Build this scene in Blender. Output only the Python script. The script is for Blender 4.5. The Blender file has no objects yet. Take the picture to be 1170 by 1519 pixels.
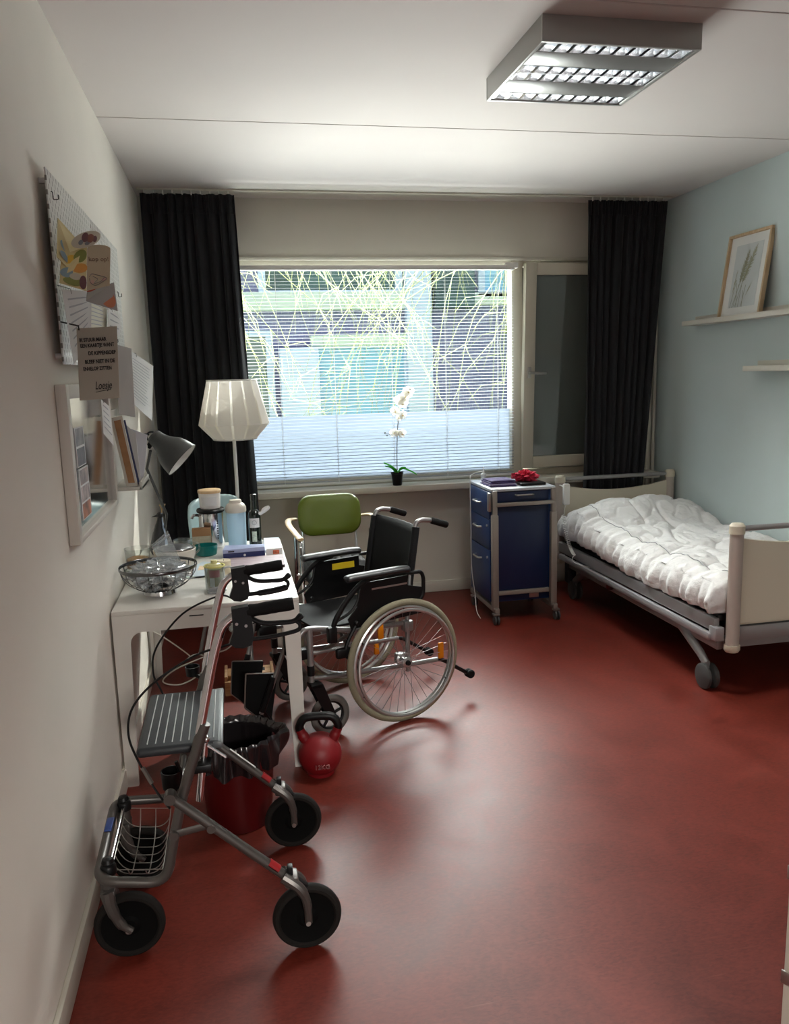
import bpy, bmesh, math, random
from mathutils import Vector, Matrix, Quaternion
random.seed(7)
SC = bpy.context.scene
COL = SC.collection
PI = math.pi
V = Vector

# ------------------------------------------------------------------ materials
def lin(c):
    return tuple(((x / 255) / 12.92 if x / 255 <= 0.04045 else ((x / 255 + 0.055) / 1.055) ** 2.4) for x in c)

def mat(name, rgb, rough=0.5, metal=0.0, noise=None, bump=None, spec=0.5, coat=0.0, sheen=0.0, trans=0.0, emit=None):
    """procedural principled material; noise=(scale, amount) varies colour, bump=(scale, strength)"""
    m = bpy.data.materials.new(name)
    m.use_nodes = True
    nt = m.node_tree
    b = nt.nodes['Principled BSDF']
    col = lin(rgb) + (1,)
    b.inputs['Base Color'].default_value = col
    b.inputs['Roughness'].default_value = rough
    b.inputs['Metallic'].default_value = metal
    b.inputs['Specular IOR Level'].default_value = spec
    b.inputs['Coat Weight'].default_value = coat
    b.inputs['Sheen Weight'].default_value = sheen
    b.inputs['Transmission Weight'].default_value = trans
    if emit:
        b.inputs['Emission Color'].default_value = lin(emit[0]) + (1,)
        b.inputs['Emission Strength'].default_value = emit[1]
    if noise or bump:
        tc = nt.nodes.new('ShaderNodeTexCoord')
    if noise:
        n = nt.nodes.new('ShaderNodeTexNoise')
        n.inputs['Scale'].default_value = noise[0]
        n.inputs['Detail'].default_value = 6
        nt.links.new(tc.outputs['Object'], n.inputs['Vector'])
        r = nt.nodes.new('ShaderNodeValToRGB')
        a = noise[1]
        r.color_ramp.elements[0].position = 0.3
        r.color_ramp.elements[1].position = 0.7
        r.color_ramp.elements[0].color = tuple(c * (1 - a) for c in col[:3]) + (1,)
        r.color_ramp.elements[1].color = tuple(min(1, c * (1 + a)) for c in col[:3]) + (1,)
        nt.links.new(n.outputs['Fac'], r.inputs['Fac'])
        nt.links.new(r.outputs['Color'], b.inputs['Base Color'])
    if bump:
        n2 = nt.nodes.new('ShaderNodeTexNoise')
        n2.inputs['Scale'].default_value = bump[0]
        n2.inputs['Detail'].default_value = 4
        nt.links.new(tc.outputs['Object'], n2.inputs['Vector'])
        bp = nt.nodes.new('ShaderNodeBump')
        bp.inputs['Strength'].default_value = bump[1]
        bp.inputs['Distance'].default_value = 0.01
        nt.links.new(n2.outputs['Fac'], bp.inputs['Height'])
        nt.links.new(bp.outputs['Normal'], b.inputs['Normal'])
    return m

def thin(name, rgb, alpha=0.12, rough=0.05, diff=0.0, translucent=0.0):
    """thin glass / clear plastic: transparent mixed with gloss, some haze"""
    m = bpy.data.materials.new(name)
    m.use_nodes = True
    nt = m.node_tree
    nt.nodes.clear()
    out = nt.nodes.new('ShaderNodeOutputMaterial')
    tr = nt.nodes.new('ShaderNodeBsdfTransparent')
    tr.inputs['Color'].default_value = lin(rgb) + (1,)
    gl = nt.nodes.new('ShaderNodeBsdfGlossy')
    gl.inputs['Roughness'].default_value = rough
    lw = nt.nodes.new('ShaderNodeLayerWeight')
    lw.inputs['Blend'].default_value = alpha
    mx = nt.nodes.new('ShaderNodeMixShader')
    nt.links.new(lw.outputs['Facing'], mx.inputs['Fac'])
    nt.links.new(tr.outputs[0], mx.inputs[1])
    nt.links.new(gl.outputs[0], mx.inputs[2])
    last = mx
    for kind, amt in (('ShaderNodeBsdfDiffuse', diff), ('ShaderNodeBsdfTranslucent', translucent)):
        if amt:
            d = nt.nodes.new(kind)
            d.inputs['Color'].default_value = lin(rgb) + (1,)
            m2 = nt.nodes.new('ShaderNodeMixShader')
            m2.inputs['Fac'].default_value = amt
            nt.links.new(last.outputs[0], m2.inputs[1])
            nt.links.new(d.outputs[0], m2.inputs[2])
            last = m2
    nt.links.new(last.outputs[0], out.inputs['Surface'])
    return m

def sheer(name, rgb, t=0.5):
    """diffuse + translucent sheet (paper shade, blind slats, petals)"""
    m = bpy.data.materials.new(name)
    m.use_nodes = True
    nt = m.node_tree
    nt.nodes.clear()
    out = nt.nodes.new('ShaderNodeOutputMaterial')
    d = nt.nodes.new('ShaderNodeBsdfDiffuse')
    t_ = nt.nodes.new('ShaderNodeBsdfTranslucent')
    for s in (d, t_):
        s.inputs['Color'].default_value = lin(rgb) + (1,)
    mx = nt.nodes.new('ShaderNodeMixShader')
    mx.inputs['Fac'].default_value = t
    nt.links.new(d.outputs[0], mx.inputs[1])
    nt.links.new(t_.outputs[0], mx.inputs[2])
    nt.links.new(mx.outputs[0], out.inputs['Surface'])
    return m

def wood(name, c1, c2, scale=(2, 30, 30), rough=0.45):
    m = mat(name, c1, rough)
    nt = m.node_tree
    b = nt.nodes['Principled BSDF']
    tc = nt.nodes.new('ShaderNodeTexCoord')
    mp = nt.nodes.new('ShaderNodeMapping')
    mp.inputs['Scale'].default_value = scale
    n = nt.nodes.new('ShaderNodeTexNoise')
    n.inputs['Scale'].default_value = 3
    n.inputs['Detail'].default_value = 5
    r = nt.nodes.new('ShaderNodeValToRGB')
    r.color_ramp.elements[0].color = lin(c2) + (1,)
    r.color_ramp.elements[1].color = lin(c1) + (1,)
    r.color_ramp.elements[0].position = 0.35
    r.color_ramp.elements[1].position = 0.65
    nt.links.new(tc.outputs['Object'], mp.inputs['Vector'])
    nt.links.new(mp.outputs[0], n.inputs['Vector'])
    nt.links.new(n.outputs['Fac'], r.inputs['Fac'])
    nt.links.new(r.outputs['Color'], b.inputs['Base Color'])
    return m

# ------------------------------------------------------------------ mesh builder
def fillet(pts, r, n=5):
    """round the corners of a polyline"""
    pts = [V(p) for p in pts]
    out = [pts[0]]
    for i in range(1, len(pts) - 1):
        a, b, c = pts[i - 1], pts[i], pts[i + 1]
        d = min(r, (a - b).length * 0.49, (c - b).length * 0.49)
        p, q = b + (a - b).normalized() * d, b + (c - b).normalized() * d
        for k in range(n + 1):
            t = k / n
            out.append(p * (1 - t) ** 2 + b * 2 * t * (1 - t) + q * t * t)
    out.append(pts[-1])
    return out

def spline(pts, n=6, closed=False):
    pts = [V(p) for p in pts]
    out = []
    m = len(pts)
    rng = range(m) if closed else range(m - 1)
    for i in rng:
        if closed:
            p0, p1, p2, p3 = pts[i - 1], pts[i], pts[(i + 1) % m], pts[(i + 2) % m]
        else:
            p0, p1, p2, p3 = pts[max(i - 1, 0)], pts[i], pts[i + 1], pts[min(i + 2, m - 1)]
        for k in range(n):
            t = k / n
            out.append(0.5 * ((2 * p1) + (p2 - p0) * t + (2 * p0 - 5 * p1 + 4 * p2 - p3) * t * t + (3 * p1 - p0 - 3 * p2 + p3) * t ** 3))
    if not closed:
        out.append(pts[-1])
    return out

class MB:
    def __init__(self):
        self.bm = bmesh.new()
        self.mi = 0
    def _add(self, verts, faces, smooth=True):
        vs = [self.bm.verts.new(v) for v in verts]
        for f in faces:
            try:
                fc = self.bm.faces.new([vs[i] for i in f])
                fc.material_index = self.mi
                fc.smooth = smooth
            except ValueError:
                pass
        return vs
    def box(self, lo, hi, bev=0.0, M=None, seg=2):
        lo, hi = V(lo), V(hi)
        b = bmesh.new()
        bmesh.ops.create_cube(b, size=1)
        c, s = (lo + hi) / 2, hi - lo
        for v in b.verts:
            v.co = V((v.co.x * s.x, v.co.y * s.y, v.co.z * s.z)) + c
        if bev:
            bmesh.ops.bevel(b, geom=b.edges[:], offset=min(bev, min(abs(x) for x in s) * 0.49), segments=seg, profile=0.5, affect='EDGES')
        return self._merge(b, M)
    def _merge(self, b, M=None):
        if M is not None:
            b.transform(M)
        b.verts.index_update()
        self._add([v.co.copy() for v in b.verts], [[v.index for v in f.verts] for f in b.faces])
        b.free()
        return self
    def cyl(self, p0, p1, r0, r1=None, seg=16, caps=True):
        r1 = r0 if r1 is None else r1
        return self.tube([p0, p1], [r0, r1], seg, caps=caps)
    def tube(self, pts, r, seg=10, closed=False, caps=True, flat=None):
        """sweep a circle (or ellipse: flat=(a, b, up)) along points"""
        pts = [V(p) for p in pts]
        n = len(pts)
        rs = r if isinstance(r, (list, tuple)) else [r] * n
        tang = []
        for i in range(n):
            if closed:
                t = pts[(i + 1) % n] - pts[i - 1]
            else:
                t = pts[min(i + 1, n - 1)] - pts[max(i - 1, 0)]
            tang.append(t.normalized() if t.length > 1e-9 else V((0, 0, 1)))
        up = V(flat[2]) if flat else (V((0, 0, 1)) if abs(tang[0].z) < 0.9 else V((1, 0, 0)))
        nrm = (up - tang[0] * up.dot(tang[0])).normalized()
        verts = []
        for i in range(n):
            if i:
                q = tang[i - 1].rotation_difference(tang[i])
                nrm = q @ nrm
                if flat:
                    nrm = up - tang[i] * up.dot(tang[i])
                else:
                    nrm = nrm - tang[i] * nrm.dot(tang[i])
                nrm.normalize()
            bn = tang[i].cross(nrm)
            for k in range(seg):
                a = 2 * PI * k / seg
                fa, fb = (flat[0], flat[1]) if flat else (1, 1)
                verts.append(pts[i] + nrm * (math.cos(a) * rs[i] * fa) + bn * (math.sin(a) * rs[i] * fb))
        faces = []
        for i in range(n if closed else n - 1):
            j = (i + 1) % n
            for k in range(seg):
                l = (k + 1) % seg
                faces.append((i * seg + k, i * seg + l, j * seg + l, j * seg + k))
        if caps and not closed:
            faces.append(tuple(range(seg))[::-1])
            faces.append(tuple((n - 1) * seg + k for k in range(seg)))
        self._add(verts, faces)
        return self
    def ring(self, c, axis, R, r, n=40, seg=8, flat=None):
        c, ax = V(c), V(axis).normalized()
        u = ax.orthogonal().normalized()
        w = ax.cross(u)
        pts = [c + u * (R * math.cos(2 * PI * i / n)) + w * (R * math.sin(2 * PI * i / n)) for i in range(n)]
        verts = []
        fa, fb = flat if flat else (1, 1)   # radial, axial factors
        for i in range(n):
            rad = (pts[i] - c).normalized()
            for k in range(seg):
                a = 2 * PI * k / seg
                verts.append(pts[i] + rad * (math.cos(a) * r * fa) + ax * (math.sin(a) * r * fb))
        faces = [(i * seg + k, i * seg + (k + 1) % seg, ((i + 1) % n) * seg + (k + 1) % seg, ((i + 1) % n) * seg + k) for i in range(n) for k in range(seg)]
        self._add(verts, faces)
        return self
    def lathe(self, prof, c=(0, 0, 0), axis=(0, 0, 1), seg=32, smooth=True, caps=False):
        """prof = [(radius, height)]"""
        c, ax = V(c), V(axis).normalized()
        u = ax.orthogonal().normalized() if abs(ax.z) < 0.99 else V((1, 0, 0))
        w = ax.cross(u)
        verts = []
        for (r, h) in prof:
            for k in range(seg):
                a = 2 * PI * k / seg
                verts.append(c + ax * h + u * (max(r, 1e-5) * math.cos(a)) + w * (max(r, 1e-5) * math.sin(a)))
        faces = []
        for i in range(len(prof) - 1):
            for k in range(seg):
                l = (k + 1) % seg
                faces.append((i * seg + k, i * seg + l, (i + 1) * seg + l, (i + 1) * seg + k))
        if caps:
            faces.append(tuple(range(seg))[::-1])
            faces.append(tuple((len(prof) - 1) * seg + k for k in range(seg)))
        self._add(verts, faces, smooth)
        return self
    def prism(self, poly, ext, M=None):
        """polygon of 3D points extruded by vector ext"""
        poly = [V(p) for p in poly]
        e = V(ext)
        n = len(poly)
        vs = poly + [p + e for p in poly]
        if M is not None:
            vs = [M @ v for v in vs]
        self._add(vs, [tuple(range(n))[::-1], tuple(range(n, 2 * n))] + [(i, (i + 1) % n, n + (i + 1) % n, n + i) for i in range(n)])
        return self
    def sphere(self, c, r, sx=1, sy=1, sz=1, seg=20, M=None):
        b = bmesh.new()
        bmesh.ops.create_uvsphere(b, u_segments=seg, v_segments=max(6, seg // 2), radius=1)
        for v in b.verts:
            v.co = V((v.co.x * r * sx, v.co.y * r * sy, v.co.z * r * sz))
        T = Matrix.Translation(V(c)) @ (M if M is not None else Matrix.Identity(4))
        return self._merge(b, T)
    def grid(self, f, nu, nv):
        verts = [f(i / nu, j / nv) for j in range(nv + 1) for i in range(nu + 1)]
        w = nu + 1
        self._add(verts, [(j * w + i, j * w + i + 1, (j + 1) * w + i + 1, (j + 1) * w + i) for j in range(nv) for i in range(nu)])
        return self
    def build(self, name, mats, parent=None, sharp=35, thick=0, sub=0, recalc=True):
        me = bpy.data.meshes.new(name)
        if recalc:
            bmesh.ops.recalc_face_normals(self.bm, faces=self.bm.faces[:])
        off = root_loc(parent)
        if off.length:
            bmesh.ops.translate(self.bm, verts=self.bm.verts[:], vec=-off)
        self.bm.to_mesh(me)
        self.bm.free()
        for m in (mats if isinstance(mats, (list, tuple)) else [mats]):
            me.materials.append(m)
        me.set_sharp_from_angle(angle=math.radians(sharp))
        o = bpy.data.objects.new(name, me)
        COL.objects.link(o)
        if parent is not None:
            o.parent = parent
        if thick:
            s = o.modifiers.new('solid', 'SOLIDIFY')
            s.thickness = thick
            s.offset = 0
        if sub:
            s = o.modifiers.new('sub', 'SUBSURF')
            s.levels = s.render_levels = sub
        return o

def root_loc(p):
    """things built in world metres: local = world - base of the thing (rotated things are built in their own frame)"""
    r = p
    while r is not None and r.parent is not None:
        r = r.parent
    if r is None or r.get('_own_frame'):
        return V((0, 0, 0))
    return r.location.copy()

def thing(name, label, cat, loc, group=None, rotz=None):
    o = bpy.data.objects.new(name, None)
    o.empty_display_size = 0.05
    COL.objects.link(o)
    o.location = loc
    o['label'] = label
    o['category'] = cat
    if group:
        o['group'] = group
    if rotz is not None:
        o['_own_frame'] = 1
        o.rotation_euler = (0, 0, rotz)
    return o

def tag(o, label, cat, group=None, kind=None):
    o['label'] = label
    o['category'] = cat
    if group:
        o['group'] = group
    if kind:
        o['kind'] = kind
    return o

def struct(o, label=None, cat=None):
    o['kind'] = 'structure'
    if label:
        o['label'] = label
        o['category'] = cat
    return o

def text(body, size, origin, right, up, material, parent, name='lettering', bold=0.0, align='LEFT', shear=0.0, depth=0.0003, yscale=1.0, width=None):
    cu = bpy.data.curves.new(name, 'FONT')
    cu.body = body
    cu.size = size
    cu.align_x = align
    cu.extrude = depth
    cu.offset = bold
    cu.shear = shear
    cu.materials.append(material)
    o = bpy.data.objects.new(name, cu)
    COL.objects.link(o)
    r, u = V(right).normalized(), V(up)
    u = (u - r * u.dot(r)).normalized()
    n = r.cross(u)
    M = Matrix(((r.x, u.x, n.x, 0), (r.y, u.y, n.y, 0), (r.z, u.z, n.z, 0), (0, 0, 0, 1)))
    M = Matrix.Translation(V(origin) - root_loc(parent)) @ M @ Matrix.Diagonal((1, yscale, 1, 1))
    bpy.context.view_layer.update()
    me = bpy.data.meshes.new_from_object(o.evaluated_get(bpy.context.evaluated_depsgraph_get()))
    bpy.data.objects.remove(o)
    if width:
        xs = [v.co.x for v in me.vertices]
        k = width / (max(xs) - min(xs))
        me.transform(Matrix.Diagonal((k, 1, 1, 1)))
    o = bpy.data.objects.new(name, me)
    COL.objects.link(o)
    o.parent = parent
    o.matrix_local = M
    return o
# ------------------------------------------------------------------ camera
W, D, H = 3.69, 5.68, 2.80
cam = bpy.data.cameras.new('camera')
cam_o = bpy.data.objects.new('camera', cam)
COL.objects.link(cam_o)
yaw, pitch, roll = 0.196, -0.1698, -0.028
fwd = V((math.sin(yaw) * math.cos(pitch), math.cos(yaw) * math.cos(pitch), math.sin(pitch)))
rgt = V((math.cos(yaw), -math.sin(yaw), 0))
upv = rgt.cross(fwd)
r2 = rgt * math.cos(roll) + upv * math.sin(roll)
u2 = upv * math.cos(roll) - rgt * math.sin(roll)
cam_o.matrix_world = Matrix(((r2.x, u2.x, -fwd.x, 0.5115), (r2.y, u2.y, -fwd.y, 0), (r2.z, u2.z, -fwd.z, 1.6168), (0, 0, 0, 1)))
cam.sensor_fit = 'VERTICAL'
cam.sensor_height = 24
cam.lens = 1189.74 / 1519 * 24
cam.clip_start = 0.02
SC.camera = cam_o

# ------------------------------------------------------------------ palette
M_wall = mat('wall_paint_white', (226, 220, 210), 0.75, noise=(3, 0.02), bump=(140, 0.05))
M_blue = mat('wall_paint_pale_blue', (192, 204, 203), 0.75, noise=(3, 0.02), bump=(140, 0.05))
M_lintel = mat('wall_paint_warm_grey', (212, 207, 195), 0.75, noise=(3, 0.02))
M_ceil = mat('ceiling_panel_white', (212, 205, 201), 0.85, noise=(2, 0.015))
M_joint = mat('ceiling_joint_grey', (95, 92, 90), 0.8)
M_trimw = mat('trim_paint_cream', (205, 200, 188), 0.45)
M_frame = mat('window_frame_cream', (190, 184, 168), 0.4)
M_black = mat('black_plastic', (11, 11, 12), 0.42, spec=0.28)
M_blackm = mat('black_matte', (8, 8, 9), 0.7, spec=0.2)
M_rubber = mat('black_rubber', (12, 11, 11), 0.75, bump=(300, 0.2), spec=0.2)
M_chrome = mat('chrome', (215, 215, 218), 0.14, 1.0)
M_alu = mat('brushed_aluminium', (178, 176, 172), 0.32, 0.9)
M_silver = mat('silver_paint', (150, 149, 148), 0.35, 0.7)
M_gunmetal = mat('grey_metallic_paint', (112, 108, 104), 0.35, 0.75)
M_whitep = mat('white_plastic', (224, 223, 218), 0.4)
M_paper = mat('paper_white', (226, 225, 224), 0.7)
M_ink = mat('ink_black', (16, 16, 18), 0.6)
M_inkgrey = mat('ink_grey', (110, 112, 118), 0.7)
M_navyc = mat('curtain_navy', (10, 11, 17), 0.9, sheen=0.05, bump=(400, 0.15))
M_tablew = mat('table_white', (222, 219, 212), 0.28)
M_glass = thin('clear_glass', (246, 250, 249), 0.25)
M_red = mat('red_gloss', (74, 6, 8), 0.35)
M_beige = mat('card_beige', (190, 180, 160), 0.7)
M_birch = wood('birch_wood', (222, 190, 148), (206, 170, 124))
M_oak = wood('pale_oak_frame', (205, 180, 146), (186, 158, 122), (30, 30, 3))

def floor_mat():
    m = mat('red_linoleum', (118, 44, 36), 0.36, spec=0.36)
    nt = m.node_tree
    b = nt.nodes['Principled BSDF']
    tc = nt.nodes.new('ShaderNodeTexCoord')
    n1 = nt.nodes.new('ShaderNodeTexNoise')
    n1.inputs['Scale'].default_value = 4
    n1.inputs['Detail'].default_value = 10
    n1.inputs['Roughness'].default_value = 0.65
    n1.inputs['Distortion'].default_value = 1.2
    n2 = nt.nodes.new('ShaderNodeTexNoise')
    n2.inputs['Scale'].default_value = 55
    n2.inputs['Detail'].default_value = 6
    n2.inputs['Distortion'].default_value = 0.8
    mp = nt.nodes.new('ShaderNodeMapping')
    mp.inputs['Scale'].default_value = (1, 2.2, 1)
    nt.links.new(tc.outputs['Object'], mp.inputs['Vector'])
    nt.links.new(tc.outputs['Object'], n1.inputs['Vector'])
    nt.links.new(mp.outputs[0], n2.inputs['Vector'])
    add = nt.nodes.new('ShaderNodeMath')
    add.operation = 'MULTIPLY_ADD'
    add.inputs[1].default_value = 0.55
    nt.links.new(n1.outputs['Fac'], add.inputs[0])
    sc = nt.nodes.new('ShaderNodeMath')
    sc.operation = 'MULTIPLY'
    sc.inputs[1].default_value = 0.45
    nt.links.new(n2.outputs['Fac'], sc.inputs[0])
    nt.links.new(sc.outputs[0], add.inputs[2])
    r = nt.nodes.new('ShaderNodeValToRGB')
    e = r.color_ramp.elements
    e[0].position, e[0].color = 0.38, lin((87, 29, 20)) + (1,)
    e[1].position, e[1].color = 0.62, lin((112, 43, 33)) + (1,)
    nt.links.new(add.outputs[0], r.inputs['Fac'])
    # thin pale scuffs
    mp3 = nt.nodes.new('ShaderNodeMapping')
    mp3.inputs['Rotation'].default_value = (0, 0, 0.5)
    mp3.inputs['Scale'].default_value = (1.2, 26, 1)
    n3 = nt.nodes.new('ShaderNodeTexNoise')
    n3.inputs['Scale'].default_value = 3.0
    n3.inputs['Detail'].default_value = 3
    n3.inputs['Distortion'].default_value = 0.4
    nt.links.new(tc.outputs['Object'], mp3.inputs['Vector'])
    nt.links.new(mp3.outputs[0], n3.inputs['Vector'])
    mr = nt.nodes.new('ShaderNodeMapRange')
    mr.inputs['From Min'].default_value = 0.70
    mr.inputs['From Max'].default_value = 0.80
    mr.inputs['To Max'].default_value = 0.35
    nt.links.new(n3.outputs['Fac'], mr.inputs['Value'])
    mx = nt.nodes.new('ShaderNodeMix')
    mx.data_type = 'RGBA'
    nt.links.new(mr.outputs[0], mx.inputs['Factor'])
    nt.links.new(r.outputs['Color'], mx.inputs['A'])
    mx.inputs['B'].default_value = lin((150, 84, 70)) + (1,)
    nt.links.new(mx.outputs['Result'], b.inputs['Base Color'])
    rr = nt.nodes.new('ShaderNodeMapRange')
    rr.inputs['To Min'].default_value = 0.34
    rr.inputs['To Max'].default_value = 0.50
    nt.links.new(n1.outputs['Fac'], rr.inputs['Value'])
    nt.links.new(rr.outputs[0], b.inputs['Roughness'])
    bp = nt.nodes.new('ShaderNodeBump')
    bp.inputs['Strength'].default_value = 0.06
    bp.inputs['Distance'].default_value = 0.01
    nt.links.new(n1.outputs['Fac'], bp.inputs['Height'])
    nt.links.new(bp.outputs['Normal'], b.inputs['Normal'])
    return m
M_floor = floor_mat()

# ------------------------------------------------------------------ room shell
YB = -1.6
struct(MB().box((-0.25, YB, -0.12), (W + 0.25, D + 0.25, 0)).build('floor', M_floor))
c = MB()
joints = [-1.6, -0.06, 1.30, 2.665, 4.055, 5.93]
for a, b_ in zip(joints[:-1], joints[1:]):
    c.mi = 0
    c.box((-0.25, a + 0.0025, H), (W + 0.25, b_ - 0.0025, H + 0.1), 0.003, seg=1)
c.mi = 1
c.box((-0.25, YB, H + 0.003), (W + 0.25, D + 0.25, H + 0.12))
struct(c.build('ceiling', [M_ceil, M_joint]))
struct(MB().box((-0.2, YB, 0), (-0.004, D + 0.25, H)).build('wall_left', M_wall))
struct(MB().box((W, YB, 0), (W + 0.2, D + 0.25, H)).build('wall_right', M_blue))
# wall behind the camera, with the doorway the photographer stands in
f = MB()
f.box((-0.004, YB - 0.15, 0), (0.75, YB, H))
f.box((1.75, YB - 0.15, 0), (W, YB, H))
f.box((0.75, YB - 0.15, 2.1), (1.75, YB, H))
struct(f.build('wall_front', M_wall))
WX0, WX1, WZ0, WZ1 = 0.42, 3.62, 0.84, 2.41       # window opening
b = MB()
b.box((-0.004, D, 0), (W, D + 0.2, WZ0 - 0.035))
b.box((-0.004, D, WZ1), (W, D + 0.2, H))
b.box((-0.004, D, WZ0 - 0.035), (WX0, D + 0.2, WZ1))
b.box((WX1, D, WZ0 - 0.035), (W, D + 0.2, WZ1))
struct(b.build('wall_back', M_lintel))
struct(MB().box((-0.004, YB, 0), (0.012, 3.17, 0.085), 0.004).box((-0.004, 3.17, 0), (0.008, D, 0.085), 0.003).build('baseboard_left', M_trimw))
struct(MB().box((0.012, D - 0.014, 0), (W - 0.012, D, 0.085), 0.004).build('baseboard_back', M_trimw))
struct(MB().box((W - 0.012, YB, 0), (W, D, 0.085), 0.004).build('baseboard_right', M_trimw))
struct(MB().box((WX0 - 0.03, D - 0.19, WZ0 - 0.045), (WX1 + 0.03, D + 0.07, WZ0), 0.006).build('trim_1', M_trimw))   # sill board
struct(MB().box((WX0, D - 0.012, WZ1 - 0.012), (WX1, D + 0.05, WZ1 + 0.012), 0.004).build('trim_2', M_trimw))      # head trim
struct(MB().box((WX1, D - 0.03, 0.085), (WX1 + 0.03, D, 2.41), 0.005).cyl((3.668, D - 0.04, 0.0), (3.668, D - 0.04, 2.0), 0.012).build('trim_3', M_trimw))
# bottom of a door standing open at the right edge of the view
dr = thing('door_1', 'edge of an open door with small metal plates at the right edge of the view', 'door', (1.487, 1.2, 0), rotz=math.radians(-60))
dr['kind'] = 'structure'
MB().box((0.0, 0.0, 0.005), (0.86, 0.04, 2.06), 0.002).build('door_leaf', M_trimw, dr)
for z_ in (0.455, 0.675):
    MB().box((-0.004, -0.003, z_ - 0.014), (0.05, 0.001, z_ + 0.014), 0.001).build('strike_plate', M_alu, dr)
MB().cyl((0.06, 0.0, 1.02), (0.06, -0.045, 1.02), 0.011).cyl((0.055, -0.045, 1.02), (0.18, -0.045, 1.02), 0.009).build('door_handle', M_chrome, dr)

def film():
    """dense grey-white privacy film: scatters and holds back most daylight"""
    m = sheer('frosted_film', (FILM - 4, FILM + 2, FILM + 10), 0.85)
    return m
FILM = 134
# ------------------------------------------------------------------ window 1: fixed light
w1 = MB()
XA, XM0, XM1 = WX0, 2.545, 2.63
w1.box((XA, D + 0.0, WZ0), (XA + 0.06, D + 0.1, WZ1), 0.005)
w1.box((XM0, D + 0.0, WZ0), (XM1, D + 0.1, WZ1), 0.005)
w1.box((XA + 0.06, D + 0.0, WZ1 - 0.065), (XM0, D + 0.1, WZ1), 0.005)
w1.box((XA + 0.06, D + 0.0, WZ0), (XM0, D + 0.1, WZ0 + 0.055), 0.005)
win = struct(w1.build('window_1', M_frame))
MB().box((XA + 0.05, D + 0.06, WZ0 + 0.05), (XM0 + 0.01, D + 0.064, WZ1 - 0.06)).build('pane', M_glass, win)
M_film = film()
MB().box((XA + 0.06, D + 0.056, WZ0 + 0.055), (XM0, D + 0.0575, 1.345)).build('frosted_film', M_film, win)

# window 2: tilted casement
w2 = MB()
w2.box((XM1, D + 0.03, WZ1 - 0.05), (WX1, D + 0.1, WZ1), 0.004)
w2.box((WX1 - 0.05, D + 0.03, WZ0), (WX1, D + 0.1, WZ1 - 0.05), 0.004)
w2.box((XM1, D + 0.03, WZ0), (WX1 - 0.05, D + 0.1, WZ0 + 0.045), 0.004)
win2 = struct(w2.build('window_2', M_frame))
M_void = mat('dark_backing_sheet', (26, 28, 28), 0.8)
MB().box((XM1, D + 0.13, WZ0), (WX1, D + 0.15, WZ1)).build('dark_panel', M_void, win2)  # added dark sheet so the outside behind the sash looks dark
ang = math.radians(3.2)
T = Matrix.Translation((0, D + 0.01, WZ0 + 0.06)) @ Matrix.Rotation(ang, 4, 'X')
sx0, sx1, sh, st = XM1 - 0.012, WX1 - 0.03, 1.475, 0.055
s_ = MB()
s_.box((sx0, -st / 2, 0), (sx0 + 0.085, st / 2, sh), 0.006, T)
s_.box((sx1 - 0.085, -st / 2, 0), (sx1, st / 2, sh), 0.006, T)
s_.box((sx0 + 0.085, -st / 2, 0), (sx1 - 0.085, st / 2, 0.085), 0.006, T)
s_.box((sx0 + 0.085, -st / 2, sh - 0.085), (sx1 - 0.085, st / 2, sh), 0.006, T)
sash = s_.build('sash', M_frame, win2)
M_dglass = mat('glass_painted_reflection', (88, 94, 90), 0.06, spec=0.9)  # grey-green reflection of the room painted into the base colour
MB().box((sx0 + 0.08, -0.006, 0.08), (sx1 - 0.08, 0.006, sh - 0.08), 0, T).build('pane', M_dglass, sash)
h_ = MB()
h_.box((sx0 + 0.025, -st / 2 - 0.012, 0.665), (sx0 + 0.052, -st / 2, 0.745), 0.004, T)
h_.cyl(T @ V((sx0 + 0.038, -st / 2, 0.705)), T @ V((sx0 + 0.038, -st / 2 - 0.045, 0.705)), 0.008)
h_.tube([T @ V((sx0 + 0.03, -st / 2 - 0.043, 0.706)), T @ V((sx0 + 0.09, -st / 2 - 0.045, 0.702)), T @ V((sx0 + 0.155, -st / 2 - 0.045, 0.700))], [0.009, 0.010, 0.008])
h_.build('window_handle', M_alu, sash)

# ------------------------------------------------------------------ outside
ex = thing('apartment_building', 'shaded brick apartment building seen through the blind', 'building', (2.0, 14.0, -1.0))
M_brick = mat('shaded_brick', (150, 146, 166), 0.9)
def brick(m):
    nt = m.node_tree
    b = nt.nodes['Principled BSDF']
    tc = nt.nodes.new('ShaderNodeTexCoord')
    mp = nt.nodes.new('ShaderNodeMapping')
    mp.inputs['Rotation'].default_value = (PI / 2, 0, 0)
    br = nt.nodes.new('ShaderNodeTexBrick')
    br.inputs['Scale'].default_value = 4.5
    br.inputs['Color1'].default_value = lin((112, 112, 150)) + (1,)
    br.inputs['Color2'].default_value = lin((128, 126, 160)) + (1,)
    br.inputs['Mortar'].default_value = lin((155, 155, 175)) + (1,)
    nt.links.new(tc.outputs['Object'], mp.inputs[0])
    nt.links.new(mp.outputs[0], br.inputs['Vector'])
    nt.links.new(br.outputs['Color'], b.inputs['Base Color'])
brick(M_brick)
M_conc = mat('pale_concrete', (214, 222, 214), 0.8, noise=(2, 0.06))
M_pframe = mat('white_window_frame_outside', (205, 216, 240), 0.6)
M_pane_out = mat('painted_sky_pane', (128, 178, 208), 0.25, noise=(0.7, 0.25))  # pale blue sky reflection painted into the pane colour
M_pane_dark = mat('dark_pane', (70, 92, 92), 0.25, noise=(2.0, 0.4))
MB().box((-6, 14.0, -1), (11, 14.6, 7)).build('wall', M_brick, ex)
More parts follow.
